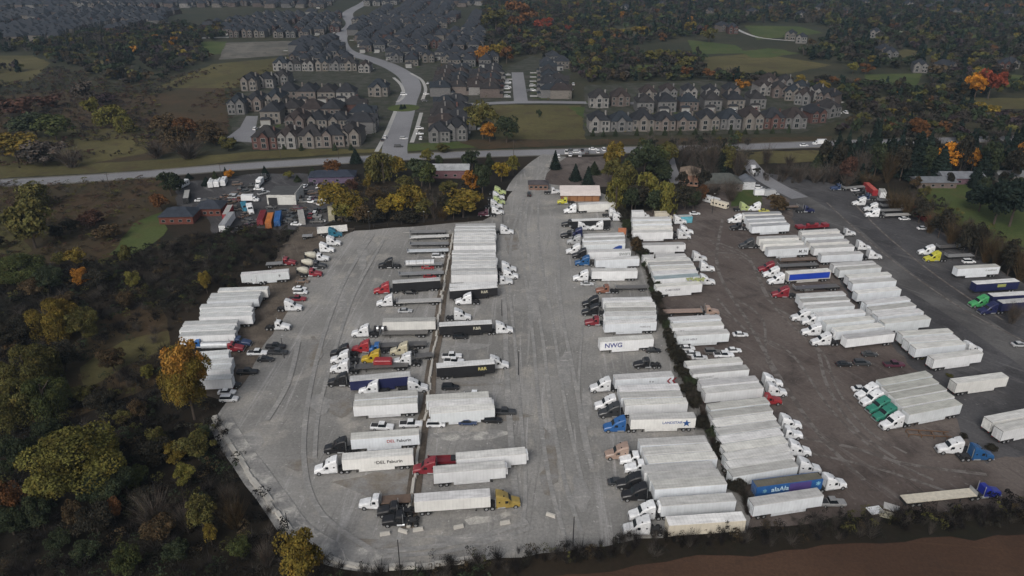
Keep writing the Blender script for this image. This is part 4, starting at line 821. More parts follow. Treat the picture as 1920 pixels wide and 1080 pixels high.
# tractors along the entry and at the gate
Z='by the entry gate'
tractor(933,366,'R','chart',Z,'S'); tractor(930,376,'R','white',Z); tractor(931,385,'R','chart',Z); tractor(926,392,'R','white',Z); tractor(928,404,'R','white',Z); tractor(912,407,'L','plum',Z,'D')
Z='in the roadside car lot'
for x,y,c,k in((1047,296,'white','suv'),(1062,288,'white','pickup'),(1072,284,'dark','sedan'),(1082,288,'white','suv'),(1092,284,'dark','sedan'),(1101,289,'dark','suv'),(1112,282,'white','sedan'),(1121,287,'white','suv'),(1132,283,'white','minivan'),(1140,289,'dark','sedan'),(1088,294,'silver','sedan'),(1070,293,'white','sedan')): car(x,y,c,k,Z,random.choice((0,90,80)))
car(1508,275,'white','sedan','on the main road'); p=G(1536,272); r=make('box_truck',BOXT,(p.x,p.y,0),math.pi,CN['white']); reg(r,'box truck','white delivery truck driving on the main road','')
car(992,368,'black','minivan','by the small gatehouse',90); tractor(1037,365,'R','white','by the small gatehouse','D')
m,rz,_=axis(1405,318,1418,332); tractor(0,0,'L','white','on the side lane by the garage','S',rz,None,m)
for x,y,c in((1333,381,'white'),(1349,389,'cream')): m=G(x,y); r=make('motorhome',RV,(m.x,m.y,0),R(-45),CN[c]); reg(r,'motorhome',f'{cw(c)} camper','beside the dirt driveway')
for x,y,c,k in((1422,355,'white','minivan'),(1436,358,'dark','sedan')): car(x,y,c,k,'beside the side lane',-10)
p=G(1428,368); r=make('box_truck',BOXT,(p.x,p.y,0),0,CN['white']); reg(r,'box truck','white box truck behind the brown bush',''); p=G(1445,368); r=make('box_truck',BOXT,(p.x,p.y,0),.2,CN['silver']); reg(r,'box truck','silver box truck behind the brown bush','')
for x,y,c in((757,262,'silver'),(757,179,'white'),(747,277,'dark'),(799,178,'white'),(802,158,'white'),(787,253,'white'),(789,262,'white'),(787,243,'white'),(722,260,'white'),(717,265,'dark'),(796,191,'dark'),(950,168,'white'),(953,156,'white'),(992,172,'dark'),(1075,160,'white'),(1070,170,'dark'),(520,250,'white'),(478,244,'white'),(1572,214,'white'),(1586,213,'white')): car(x,y,c,random.choice(('sedan','suv','minivan')),'on the subdivision street',random.choice((0,90)))
# ---------------------------------------------------------------- houses
def hip(b,x0,x1,y0,y1,z,h,ov=.5,m='shingle',gable=False):
    x0-=ov;x1+=ov;y0-=ov;y1+=ov; W,D=x1-x0,y1-y0; k=len(b.v); i=b.mi(m)
    if W>=D: 
        o=0 if gable else D/2*.85; r=[(x0+o,(y0+y1)/2,z+h),(x1-o,(y0+y1)/2,z+h)]; b.v+=[(x0,y0,z),(x1,y0,z),(x1,y1,z),(x0,y1,z)]+r
        b.f+=[(k,k+1,k+5,k+4),(k+2,k+3,k+4,k+5),(k+1,k+2,k+5),(k+3,k,k+4),(k+3,k+2,k+1,k)]
    else:
        o=0 if gable else W/2*.85; r=[((x0+x1)/2,y0+o,z+h),((x0+x1)/2,y1-o,z+h)]; b.v+=[(x0,y0,z),(x1,y0,z),(x1,y1,z),(x0,y1,z)]+r
        b.f+=[(k,k+1,k+4),(k+1,k+2,k+5,k+4),(k+2,k+3,k+5),(k+3,k,k+4,k+5),(k+3,k+2,k+1,k)]
    b.m+=[i]*5
def houseparts(v):
    W,D,hh={0:(11.5,13,6.2),1:(10.5,14,6.4),2:(12,12,6.0),3:(11,13.5,6.6)}[v]; parts=[]
    b=MB(); b.box(-W/2,W/2,-D/2,D/2,0,hh,'wall'); gx={0:-2.6,1:2.4,2:0,3:-2.8}[v]; gw=4.6
    b.box(gx-gw/2,gx+gw/2,-D/2-1.2,-D/2-.003,0,hh-.003,'wall'); b.quad([(gx-gw/2,-D/2-1.2,hh),(gx+gw/2,-D/2-1.2,hh),(gx,-D/2-1.2,hh+2.5)],'wall')
    if v in(1,3): b.box(-gx-2,-gx+2,-D/2-.8,-D/2-.004,0,hh-.3,'wall'); b.quad([(-gx-2,-D/2-.8,hh-.3),(-gx+2,-D/2-.8,hh-.3),(-gx,-D/2-.8,hh+1.7)],'wall')
    b.box(W/2-6.2,W/2-.4,D/2+.003,D/2+2.5,0,3.0,'wall'); parts.append(('wall',b.mesh('wall'),'c',(0,0,0)))
    b=MB(); hip(b,-W/2,W/2,-D/2,D/2,hh,4.0 if v!=2 else 4.6)
    def gab(gx,gw,y,z,h,l):
        b.quad([(gx-gw/2-.3,y-.35,z-.2),(gx,y-.35,z+h),(gx,y+l,z+h),(gx-gw/2-.3,y+l,z-.2)][::-1],'shingle'); b.quad([(gx,y-.35,z+h),(gx+gw/2+.3,y-.35,z-.2),(gx+gw/2+.3,y+l,z-.2),(gx,y+l,z+h)][::-1],'shingle')
    gab(gx,gw,-D/2-1.2,hh,2.6,5.5)
    if v in(1,3): gab(-gx,4,-D/2-.8,hh-.3,2.1,4.5)
    hip(b,W/2-6.2,W/2-.4,D/2+.3,D/2+2.5,3.0,1.1,.3); parts.append(('roof',b.mesh('roof'),'r',(0,0,0)))
    def win(x,y,z,w,h,sd,n='window'):
        b=MB(); e=.05*sd; b.box(x-w/2-.14,x+w/2+.14,min(y,y+e),max(y,y+e),z-.14,z+h+.14,'trim'); b.box(x-w/2,x+w/2,min(y+e,y+e*1.5),max(y+e,y+e*1.5),z,z+h,'glass'); b.box(x-.04,x+.04,min(y+e*1.5,y+e*1.9),max(y+e*1.5,y+e*1.9),z,z+h,'trim'); parts.append((n,b.mesh(n),None,(0,0,0)))
    for fl in(1.0,3.9):
        win(gx,-D/2-1.2,fl,1.9,1.7 if fl>2 else 2.0,-1)
        xs=[x for x in(-W/2+1.6,-W/2+3.6,0,W/2-3.6,W/2-1.6) if abs(x-gx)>gw/2+.6]
        for x in xs[:3]: win(x,(-D/2-.8) if (v in(1,3) and abs(x+gx)<1.3) else -D/2,fl,1.2,1.6,-1)
        win(-W/2+2,D/2,fl,1.3,1.6,1)
    for x in(-.8,2.2): win(x,D/2,3.9,1.2,1.5,1)
    b=MB(); b.box(W/2-5.9,W/2-.7,D/2+2.503,D/2+2.56,.1,2.4,'trim'); parts.append(('garage_door',b.mesh('garage_door'),None,(0,0,0)))
    b=MB(); b.box(-W/2+3.2,-W/2+4.3,D/2,D/2+.06,.1,2.3,'dark_metal'); parts.append(('door',b.mesh('door'),None,(0,0,0)))
    b=MB(); b.box(W/2-2.4,W/2-1.6,-1,0,hh,hh+3.9,'wall'); parts.append(('chimney',b.mesh('chimney'),'c',(0,0,0)))
    return parts
HP=[houseparts(v) for v in range(4)]
def merged(parts,name):   # a distant house in one mesh: wall, roof and windows as materials
    V=[];F=[];M=[];mats=[]
    for pn,me,ck,pl in parts:
        if pn in('chimney','door'): continue
        k=len(V); V+=[(v.co.x+pl[0],v.co.y+pl[1],v.co.z+pl[2]) for v in me.vertices]
        for p in me.polygons:
            F.append(tuple(k+i for i in p.vertices)); mm=me.materials[p.material_index].name
            if mm not in mats: mats.append(mm)
            M.append(mats.index(mm))
    return V,F,M,mats
HM=[merged(p,'h') for p in HP]
ground_mat('far_shingle',(.024,.028,.036),(.036,.037,.042),(.042,.042,.046),scale=.05,fine=2)
HMESH=[]
for V,F,M,mats in HM:
    me=bpy.data.meshes.new('house'); me.from_pydata(V,[],F)
    for m in mats: me.materials.append(MATS['far_shingle' if m=='shingle' else m])
    me.polygons.foreach_set('material_index',M); me.update(); HMESH.append(me)
WALLC=[((.17,.155,.14),'beige'),((.14,.138,.138),'grey stone'),((.10,.055,.048),'red brick'),((.155,.132,.12),'tan'),((.12,.098,.09),'brown brick'),((.22,.212,.205),'pale')]
ROOFC=[(.026,.027,.031),(.033,.031,.032),(.027,.032,.039),(.038,.031,.030),(.030,.031,.035)]
FOOT=[]
DRV=[]
def house(x,y,rz,zone,grp,wi=None,full=True,world=None,ri=None,sc_=1.0):
    p=world if world is not None else G(x,y)
    wi=random.choice((0,0,1,1,2,3,4,5)) if wi is None else wi; v=random.randrange(4); rc=ROOFC[random.randrange(5) if ri is None else ri]
    FOOT.append((p.x,p.y))
    if full: r=make('brick_house' if wi in(2,4) else 'house',HP[v],(p.x,p.y,0),rz,WALLC[wi][0],rc)
    else: r=ob('house',HMESH[v],None,tuple(q*.75 for q in WALLC[wi][0]),(p.x,p.y,0)); r.rotation_euler=(0,0,rz)
    sc_*=random.uniform(.95,1.06); r.scale=(sc_,sc_,sc_*random.uniform(.97,1.08)); DRV.append((p.x,p.y,rz,sc_))
    reg(r,'house',f'{WALLC[wi][1]} dark-roofed house',zone,grp); return r
Z='in the row along the main road'
for i,x in enumerate((1118,1159,1199,1239,1280,1321,1361,1401,1441,1481)): house(x+3,243-(i*.7),random.uniform(-.03,.03),Z,'houses of the front row by the main road',[5,1,0,3,3,0,1,0,2,1][i],sc_=1.1)
house(1520,226,.25,Z,'houses of the front row by the main road',2); house(1548,217,.4,Z,'houses of the front row by the main road',1)
Z='in the second row by the meadow'
for i,x in enumerate((1121,1161,1206,1246,1288,1331,1373,1414)): house(x,(199,196,208,206,205,204,202,200)[i],math.pi if i>1 else 0,Z,'houses of the second row',[5,4,1,1,4,1,0,1][i],sc_=1.1)
Z='in the third row before the wood'
for x,y in((1213,186),(1251,184),(1290,183),(1330,183),(1368,183)): house(x,y,0,Z,'houses of the third row')
Z='along the curved street on the right'
for x,y,a in((1428,176,.1),(1458,180,-.1),(1484,186,-.3),(1506,194,-.5),(1440,164,.1),(1470,166,-.2),(1500,174,-.4),(1530,184,-.6),(1552,196,-.8)): house(x,y,a,Z,'houses on the curved street')
Z='left of the side road'
for x,y,a in((450,210,.1),(484,204,0),(520,200,0),(545,187,math.pi),(581,189,math.pi),(617,188,math.pi),(652,188,math.pi),(712,178,0),(474,167,0),(503,162,0),(532,157,0),(515,228,math.pi),(553,219,math.pi),(590,220,math.pi),(627,221,math.pi),(668,212,math.pi/2),(682,228,math.pi/2),(562,241,0),(600,240,0),(640,240,0),(680,247,math.pi/2),(504,274,0),(546,272,0),(588,272,0),(630,270,0),(662,267,0)): house(x,y,a,Z,'houses left of the side road',3 if y<200 and random.random()<.3 else None,sc_=1.13)
Z='in the rows right of the roundabout'
for x,y in((826,262),(858,258),(833,247),(862,240),(832,233),(838,221),(836,210),(858,205),(860,220)): house(x,y,-math.pi/2 if y<250 else 0,Z,'houses right of the roundabout',sc_=1.1)
for x,y in((828,179),(832,170),(835,161),(837,153),(840,145),(860,176),(862,167),(864,158),(866,150),(868,142),(920,181),(921,172),(922,164),(924,156),(925,148),(926,140),(895,176),(897,168),(898,160),(900,152)): house(x,y,-math.pi/2,'between the two side roads','houses between the side roads')
for x,y in((1031,182),(1030,172),(1029,163),(1028,154),(1027,146),(1026,138),(1050,183),(1048,174),(1046,165)): house(x,y,math.pi/2,'right of the short side road','houses right of the short side road')
Z='facing the short field lane'
for i,x in enumerate((530,556,582,608,634,658,686)): house(x,131 if x<660 else 134,0,Z,'houses behind the small park')
# further subdivision: streets running away from the camera
def inpoly(x,y,P):
    c=False; n=len(P); j=n-1
    for i in range(n):
        if (P[i][1]>y)!=(P[j][1]>y) and x<(P[j][0]-P[i][0])*(y-P[i][1])/(P[j][1]-P[i][1])+P[i][0]: c=not c
        j=i
    return c
def road_clear(px,py): return all(math.hypot((px-a)*1.0,(py-b)*2.0)>r for a,b,r in ((740,126,16),(700,113,16),(655,99,16),(640,85,16),(640,66,16),(655,50,13),(652,25,11),(670,12,12),(685,5,10)))
FAR=[]
def fill(P,street=44,lot=13.5,ang=0,jit=.8):
    W=[G(*q) for q in P]; PW=[(q.x,q.y) for q in W]; x0,x1=min(u[0] for u in PW),max(u[0] for u in PW); y0,y1=min(u[1] for u in PW),max(u[1] for u in PW)
    cx=x0
    while cx<x1:
        cy=y0; bw=random.choice((88,88,132))
        while cy<y1:
            bh=random.choice((66,88,110)); hor=random.random()<.5; a=ang+(math.pi/2 if hor else 0)+random.uniform(-.12,.12); ca,sa=math.cos(a),math.sin(a); mx,my=cx+bw/2,cy+bh/2
            u=-90
            while u<90:
                for off,rz in ((10,-math.pi/2),(32,math.pi/2)):
                    v=-90
                    while v<90:
                        uu=u+off+random.uniform(-jit,jit)-5; x,y=mx+uu*ca-v*sa,my+uu*sa+v*ca
                        if abs(x-mx)<bw/2-4 and abs(y-my)<bh/2-4 and inpoly(x,y,PW):
                            if road_clear(*pixel(Vector((x,y,0)))) and all(abs(x-p)>11 or abs(y-q)>11 for p,q in FOOT): FAR.append((x,y,rz+a+random.uniform(-.1,.1)))
                        v+=lot+random.uniform(-.3,1.5)+(8 if random.random()<.06 else 0)
                u+=street
            cy+=bh
        cx+=bw
fill([(660,45),(755,10),(890,10),(905,90),(940,128),(880,132),(800,132),(770,126),(720,108),(665,90)],42)
fill([(690,-12),(900,-12),(900,12),(680,12)],42); fill([(500,30),(640,30),(630,62),(560,72),(430,70),(430,45)],44,13.5,math.pi/2)
fill([(560,88),(632,78),(632,104),(700,122),(640,128),(545,126),(540,108)],40,13.5,math.pi/2)
fill([(-100,28),(200,20),(330,26),(300,48),(120,78),(-100,84)],44,14,math.pi/2-.1); fill([(-200,-8),(640,-12),(620,16),(400,14),(-200,20)],46,15,math.pi/2)
fill([(385,48),(500,42),(500,66),(400,66)],44,14,.2); fill([(1000,108),(1060,108),(1066,128),(1010,130)],30,13,0)
_g={}; _F=[]
for q in FAR:
    k=(int(q[0]//12),int(q[1]//12))
    if any(math.hypot(q[0]-p[0],q[1]-p[1])<12.3 for i in(-1,0,1) for j in(-1,0,1) for p in _g.get((k[0]+i,k[1]+j),())): continue
    _g.setdefault(k,[]).append(q); _F.append(q)
FAR=_F
FAR.sort(key=lambda q:q[1]); NF=max(0,266-len(FOOT)); 
def farhouse(q,i):
    pxy=pixel(Vector((q[0],q[1],0))); z='in the far left estate' if pxy[0]<640 else 'in the dense far estate'
    house(0,0,q[2],z,'houses '+z,full=False,world=Vector((q[0],q[1],0)))
for i,q in enumerate(FAR[:NF]): farhouse(q,i)
def bigmesh(name,chunks,mat_names):   # chunks: list of (verts Nx3, faces list/array KxM, matidx, tint or None)
    V=np.concatenate([c[0] for c in chunks]); offs=np.cumsum([0]+[len(c[0]) for c in chunks[:-1]])
    loops=[];starts=[];tot=[];mi=[];tint=[];pos=0
    for c,o in zip(chunks,offs):
        for f,m in zip(c[1],c[2]): pass
    return V
def stuff_houses(L):
    V=[];F=[];M=[];mats=None; T=[]
    for x,y,rz in L:
        v=random.randrange(4); hv,hf,hm,mats=HM[v]; w=tuple(q*.7 for q in random.choice(WALLC)[0]); a=math.cos(rz);s=math.sin(rz); k=len(V)
        V+=[(px*a-py*s+x,px*s+py*a+y,pz) for px,py,pz in hv]; F+=[tuple(k+i for i in f) for f in hf]; M+=[(mats[i]) for i in hm]; T+=[w]*len(hv)
    names=sorted(set(M)); me=bpy.data.meshes.new('distant_houses'); me.from_pydata(V,[],F)
    for n in names: me.materials.append(MATS[{'shingle':'far_shingle','wall':'tinted'}.get(n,n)])
    me.polygons.foreach_set('material_index',[names.index(m) for m in M]); at=me.color_attributes.new('tint','FLOAT_COLOR','POINT'); at.data.foreach_set('color',np.array([(*t,1) for t in T],dtype=np.float32).ravel()); me.update()
    o=ob('distant_houses',me); o['kind']='stuff'; o['label']='mass of tiny dark-roofed houses at the far edge of the estates'; o['category']='houses'
for x,y in((1680,42),(1655,104),(1668,110),(1722,134),(1768,134),(1890,128),(1880,132),(1372,62),(1352,58),(1482,74),(1502,80),(1150,18),(1172,22),(1240,16),(1410,30),(1440,22),(1538,22),(1580,30),(1620,12),(1650,8),(1700,14),(1740,22),(1790,30),(1850,28),(1885,36),(1910,58),(1500,36),(1330,28),(1640,70),(1755,10),(1820,14),(1890,8)):
    q=G(x,y); house(0,0,random.uniform(-.5,.5),'among the trees at upper right','villas among the trees',full=False,world=q)
if FAR[NF:]: stuff_houses(FAR[NF:])
def driveways():
    V=[];F=[]
    for x,y,rz,k in DRV:
        c_,s_=math.cos(rz),math.sin(rz)
        for (ax,bx,ay,by) in ((0,5.2,9.5*k,15*k),(-7,-4.5,7.5*k,14*k)):
            n=len(V); V+=[(x+px*c_-py*s_,y+px*s_+py*c_,.26) for px,py in((ax,ay),(bx,ay),(bx,by),(ax,by))]; F.append((n,n+1,n+2,n+3))
    me=bpy.data.meshes.new('driveways'); me.from_pydata(V,[],F[::2]); me.materials.append(MATS['sidewalk_concrete']); me.update(); structure(ob('driveways',me))
    me=bpy.data.meshes.new('front_lawns'); me.from_pydata(V,[],F[1::2]); me.materials.append(MATS['lawn']); me.update(); structure(ob('front_lawns',me))
driveways()
for x,y,rz,k in DRV:
    if y<760 and random.random()<.5:
        px,py=random.uniform(1.8,3.2),12.2*k; c_,s_=math.cos(rz),math.sin(rz); kd=random.choice(('sedan','suv','minivan','suv')); cc=random.choice(('white','silver','dark','black','white','dblue','dred','grey'))
        r=make('parked_car',CAR[kd],(x+px*c_-py*s_,y+px*s_+py*c_,.24),rz+math.pi/2+random.choice((0,math.pi)),CN[cc]); reg(r,'car',f'{cw(cc)} {CARW[kd]}','on an estate driveway','cars on the estate driveways')
def special(name,x,y,W,D,h,rh,wall,roof,rz,desc,zone,gable=False,wins=4,door='dark',roofmat='shingle'):
    p=G(x,y); r=empty(name,(p.x,p.y,0),rz)
    b=MB(); b.box(-W/2,W/2,-D/2,D/2,0,h,'wall')
    if gable: 
        if W>=D:
            for e in(-W/2,W/2): b.quad([(e,-D/2,h),(e,D/2,h),(e,0,h+rh*.93)],'wall')
        else:
            for e in(-D/2,D/2): b.quad([(-W/2,e,h),(W/2,e,h),(0,e,h+rh*.93)],'wall')
    ob('wall',b.mesh('wall'),r,wall); b=MB(); hip(b,-W/2,W/2,-D/2,D/2,h+.003,rh,.5,roofmat,gable); ob('roof',b.mesh('roof'),r,roof)
    for i in range(wins):
        x0=-W/2+(i+.5)*W/wins; b=MB(); b.box(x0-.75,x0+.75,-D/2-.05,-D/2,1.0,2.1,'trim'); b.box(x0-.65,x0+.65,-D/2-.07,-D/2-.05,1.08,2.02,'glass'); ob('window',b.mesh('window'),r)
    b=MB(); b.box(W/2-2.2,W/2-1.2,D/2,D/2+.06,0,2.1,'dark_metal'); ob('door',b.mesh('door'),r)
    reg(r,'building',desc,zone); FOOT.append((p.x,p.y)); return r
special('house',340,412,14,11,3.4,2.6,(.125,.045,.034),(.035,.042,.055),.05,'red brick bungalow with navy hipped roof','by the green lawn')
special('house',398,398,11,10,3.4,2.4,(.125,.045,.034),(.04,.045,.058),.05,'smaller red brick wing with navy roof','beside the equipment yard')
special('house',625,338,22,10,3.2,2.2,(.12,.09,.14),(.035,.042,.06),.08,'long dark roofed house with purplish walls','behind the orange trees')
special('house',846,330,18,8,4.2,2.2,(.16,.09,.10),(.30,.31,.32),0,'bungalow with pale grey roof','hidden among the trees',True)
special('gatehouse',1009,353,9,6,2.8,1.4,(.20,.12,.09),(.075,.068,.072),0,'small gatehouse with brown hipped roof','by the entry road')
special('house',1292,342,9,12,5.5,2.4,(.30,.17,.12),(.22,.17,.13),-.25,'brown brick house with tan roof','among the willows')
special('house',1350,352,18,12,4,3.4,(.15,.13,.12),(.08,.085,.08),0,'large house with grey roof','behind the bare trees')
special('garage',1399,352,6,7,4.2,1.8,(.55,.56,.58),(.12,.13,.15),0,'small pale garage with slate roof','by the side lane',True,0)
special('house',1748,348,18,9,3,1.7,(.14,.11,.10),(.15,.16,.175),0,'long low house with grey roof','behind the lawn',True)
special('house',1796,340,20,11,3.2,2.0,(.13,.08,.10),(.18,.19,.21),0,'wide low house with pale grey roof','under the bright orange tree',True)
special('house',1890,337,14,8,3,1.8,(.2,.19,.18),(.16,.165,.17),0,'pale roofed house','behind the dark spruces',True)
# long white shed, garage with open bay
p=G(1088,378); r=empty('storage_shed',(p.x,p.y+3,0),0); b=MB(); b.box(-8.7,8.7,-3,3,0,3.0,'wall'); ob('wall',b.mesh('wall'),r,(.22,.10,.05))
b=MB(); b.quad([(-9.2,-3.7,3.0),(9.2,-3.7,3.0),(9.2,-1.0,4.3),(-9.2,-1.0,4.3)],'skin'); b.quad([(-9.2,-.9,4.2),(9.2,-.9,4.2),(9.2,3.6,5.6),(-9.2,3.6,5.6)],'skin'); b.quad([(-9.2,3.6,5.58),(9.2,3.6,5.58),(9.2,3.6,3),(-9.2,3.6,3)],'skin'); ob('roof',b.mesh('roof'),r,(.62,.56,.53))
for i in range(5): ob('door',P((-7.9+i*3.4,-5.1+i*3.4,-3.06,-3.0,.1,2.7,'skin')).mesh('door'),r,(.30,.15,.07))
reg(r,'building','long shed with pink-white ribbed roof and brown doors','beside the yellow cab')
p=G(529,384); r=empty('repair_garage',(p.x,p.y+7,0),0); b=MB(); b.box(-6.5,6.5,-7,-6.8,0,4.6,'wall'); b.box(-6.5,-6.3,-6.8,7,0,4.2,'wall'); b.box(6.3,6.5,-6.8,7,0,5.4,'wall'); b.box(-6.3,6.3,6.8,7,0,4.2,'wall'); ob('wall',b.mesh('wall'),r,(.55,.55,.52))
b=MB(); b.box(-6.29,6.29,-6.7,6.79,4.3,4.5,'van_roof'); ob('roof',b.mesh('roof'),r,(.1,.1,.1)); ob('garage_door',P((-5.9,-1.9,-7.06,-7.0,.05,3.4,'dark_metal')).mesh('garage_door'),r); ob('garage_door',P((-1.2,5.6,-7.06,-7.0,.05,3.4,'skin')).mesh('garage_door'),r,(.6,.6,.57)); reg(r,'building','white fronted repair garage with flat dark roof','in the equipment yard')
# ---------------------------------------------------------------- trees and brush
def quads(P,n,size,el=1.0,rng=RNG,bend=None):
    """leaf clump quads at P (Nx3) roughly facing n (Nx3)"""
    N_=len(P); n=n+rng.normal(0,.75,(N_,3)); n/=np.linalg.norm(n,axis=1,keepdims=True)+1e-9
    t=rng.normal(0,1,(N_,3)) if bend is None else np.tile(bend,(N_,1))+rng.normal(0,.25,(N_,3))
    a=np.cross(n,t); a/=np.linalg.norm(a,axis=1,keepdims=True)+1e-9; b=np.cross(n,a)
    s=(size*rng.uniform(.6,1.3,N_))[:,None]; a=a*s*.5; b=b*s*.5*el
    return np.stack([P-a-b*.8,P+a*.8-b,P+a+b*.8,P-a*.8+b],1).reshape(-1,3)
def qmesh(name,V,mat='leaf',tint=None):
    n=len(V)//4; me=bpy.data.meshes.new(name); me.vertices.add(len(V)); me.vertices.foreach_set('co',V.astype(np.float32).ravel())
    me.loops.add(4*n); me.loops.foreach_set('vertex_index',np.arange(4*n,dtype=np.int32)); me.polygons.add(n)
    me.polygons.foreach_set('loop_start',np.arange(0,4*n,4,dtype=np.int32))
    me.materials.append(MATS[mat])
    if tint is not None:
        at=me.color_attributes.new('tint','FLOAT_COLOR','POINT'); c=np.ones((len(V),4),np.float32); c[:,:3]=tint; at.data.foreach_set('color',c.ravel())
    me.update(calc_edges=True); return me
def crownV(kind,n,size,seed):
    rng=np.random.default_rng(seed)
    if kind in('round','bush','tall'):
        z0,z1,r={'round':(.5,10,5),'bush':(0,8,5),'tall':(1.2,15,4.2)}[kind]; zc=(z0+z1)/2; hz=(z1-z0)/2
        K=34 if n>3000 else (22 if n>800 else (13 if n>300 else 6)); L=rng.normal(0,1,(K,3)); L/=np.linalg.norm(L,axis=1,keepdims=True); L*=rng.uniform(.35,.8,(K,1)); L[:,2]=L[:,2]*.9+.12
        rad=rng.uniform(.15,.42,K); i=rng.integers(0,K,n); dd=rng.normal(0,1,(n,3)); dd[:,2]=np.abs(dd[:,2])*.9-.25; dd/=np.linalg.norm(dd,axis=1,keepdims=True)
        P=L[i]+dd*(rad[i]*rng.uniform(.75,1.08,n))[:,None]; P=P*np.array([r,r,hz])+np.array([0,0,zc]); P[:,2]=np.maximum(P[:,2],.15)
        return quads(P,dd,size,1,rng)
    if kind=='willow':
        K=14; a=rng.uniform(0,6.283,K); rr=rng.uniform(1.2,4.3,K); L=np.stack([rr*np.cos(a),rr*np.sin(a),9.4-rr*.75+rng.uniform(-.6,.4,K)],1)
        m=n//2; i=rng.integers(0,K,m); dd=rng.normal(0,1,(m,3)); dd/=np.linalg.norm(dd,axis=1,keepdims=True); P=L[i]+dd*np.array([1.5,1.5,1.0])*rng.uniform(.7,1.05,(m,1)); V1=quads(P,dd,size,1,rng)
        m2=n-m; i=rng.integers(0,K,m2); a=rng.uniform(0,6.283,m2); q=rng.uniform(0,1,m2)**.8; off=np.stack([np.cos(a)*1.7,np.sin(a)*1.7,-q*(L[i][:,2]-1.0)],1); P=L[i]+off; nn=np.stack([np.cos(a),np.sin(a),np.full(m2,.3)],1)
        return np.concatenate([V1,quads(P,nn,size*.8,2.0,rng,np.array([0,0,1.0]))])
    if kind=='conifer':
        q=rng.uniform(0,1,n)**.62; z=1.0+(1-q)*11.5; rr=(q*3.1+.12)*(1+.22*np.sin(z*5.2))*rng.uniform(.55,1.0,n); a=rng.uniform(0,6.283,n); P=np.stack([rr*np.cos(a),rr*np.sin(a),z-rr*.18],1); nn=np.stack([np.cos(a),np.sin(a),np.full(n,.7)],1)
        return quads(P,nn,size,1.2,rng)
    if kind=='bare':
        m=n; a=rng.uniform(0,6.283,m); b0=np.stack([np.cos(a)*rng.uniform(0,.9,m),np.sin(a)*rng.uniform(0,.9,m),rng.uniform(.0,2.5,m)],1)
        sp=rng.uniform(.1,.75,m); d=np.stack([np.cos(a)*sp+rng.normal(0,.15,m),np.sin(a)*sp+rng.normal(0,.15,m),np.ones(m)*rng.uniform(.6,1.1,m)],1); ln=rng.uniform(2,5.2,m)[:,None]; e=b0+d*ln
        s=np.cross(d,rng.normal(0,1,(m,3))); s/=np.linalg.norm(s,axis=1,keepdims=True); s*=size*rng.uniform(.5,1.2,(m,1)); return np.stack([b0-s,b0+s,e+s*.15,e-s*.15],1).reshape(-1,3)
LOD={-1:(26000,.19),0:(8500,.30),1:(2400,.50),2:(800,.8)}
CR={}
def crown(kind,lod,seed):
    k=(kind,lod,seed)
    if k not in CR:
        n,s=LOD[lod]
        if kind=='bare': n,s={-1:(1500,.02),0:(1100,.022),1:(420,.045),2:(140,.10)}[lod]
        if kind=='tall': n=int(n*1.2)
        CR[k]=qmesh('crown',crownV(kind,n,s,seed*7+lod+len(kind)),'leaf')
    return CR[k]
def trunkmesh(h,r,limbs=5,white=False):
    b=MB(); b.cyl((0,0,h/2),r,h,'z',7,'bark',r2=r*.45); rr=random.Random(limbs)
    for i in range(limbs):
        a=rr.uniform(0,6.28); z=h*rr.uniform(.35,.8); l=h*.45; k=len(b.v); e=Vector((math.cos(a)*l*.6,math.sin(a)*l*.6,z+l*.7))
        for j in range(4): q=j*math.pi/2; b.v.append((r*.4*math.cos(q),r*.4*math.sin(q),z))
        for j in range(4): q=j*math.pi/2; b.v.append((e.x+r*.12*math.cos(q),e.y+r*.12*math.sin(q),e.z))
        i0=b.mi('bark')
        for j in range(4): b.f.append((k+j,k+(j+1)%4,k+4+(j+1)%4,k+4+j)); b.m.append(i0)
    return b.mesh('trunk')
TRK={'round':trunkmesh(7,.28),'bush':trunkmesh(3,.12,4),'tall':trunkmesh(12,.25,6),'willow':trunkmesh(8,.4),'conifer':trunkmesh(12,.2,0),'bare':trunkmesh(5,.12,6)}
KH={'round':10,'bush':8,'tall':15,'willow':10,'conifer':12.5,'bare':6.5}; KW={'round':10,'bush':10,'tall':8.4,'willow':11,'conifer':6.4,'bare':7}
TC={'olive':(.072,.070,.024),'green':(.048,.060,.022),'dkgreen':(.030,.040,.022),'spruce':(.013,.021,.017),'yellow':(.185,.140,.022),'ygreen':(.105,.103,.028),'orange':(.20,.095,.018),'bright':(.33,.145,.018),'brown':(.062,.046,.026),'red':(.15,.038,.022),'rust':(.10,.050,.022),'grey':(.066,.058,.051),'mustard':(.125,.098,.022),'redbr':(.060,.034,.026),'dark':(.026,.025,.019),'purple':(.040,.030,.034)}
TW={'olive':'olive green','green':'green','dkgreen':'dark green','spruce':'blackish green','yellow':'yellow','ygreen':'pale yellow-green','orange':'orange','bright':'bright orange','brown':'brown','red':'red','rust':'rusty red','grey':'leafless grey','mustard':'mustard yellow','redbr':'reddish brown','dark':'dark','purple':'purplish'}
KD={'round':'broadleaf tree','bush':'spreading bush','tall':'tall narrow tree','willow':'drooping willow','conifer':'spruce','bare':'bare shrub'}
KN={'round':'maple_tree','bush':'bush','tall':'poplar_tree','willow':'willow_tree','conifer':'spruce_tree','bare':'bare_shrub'}
TREES=[]
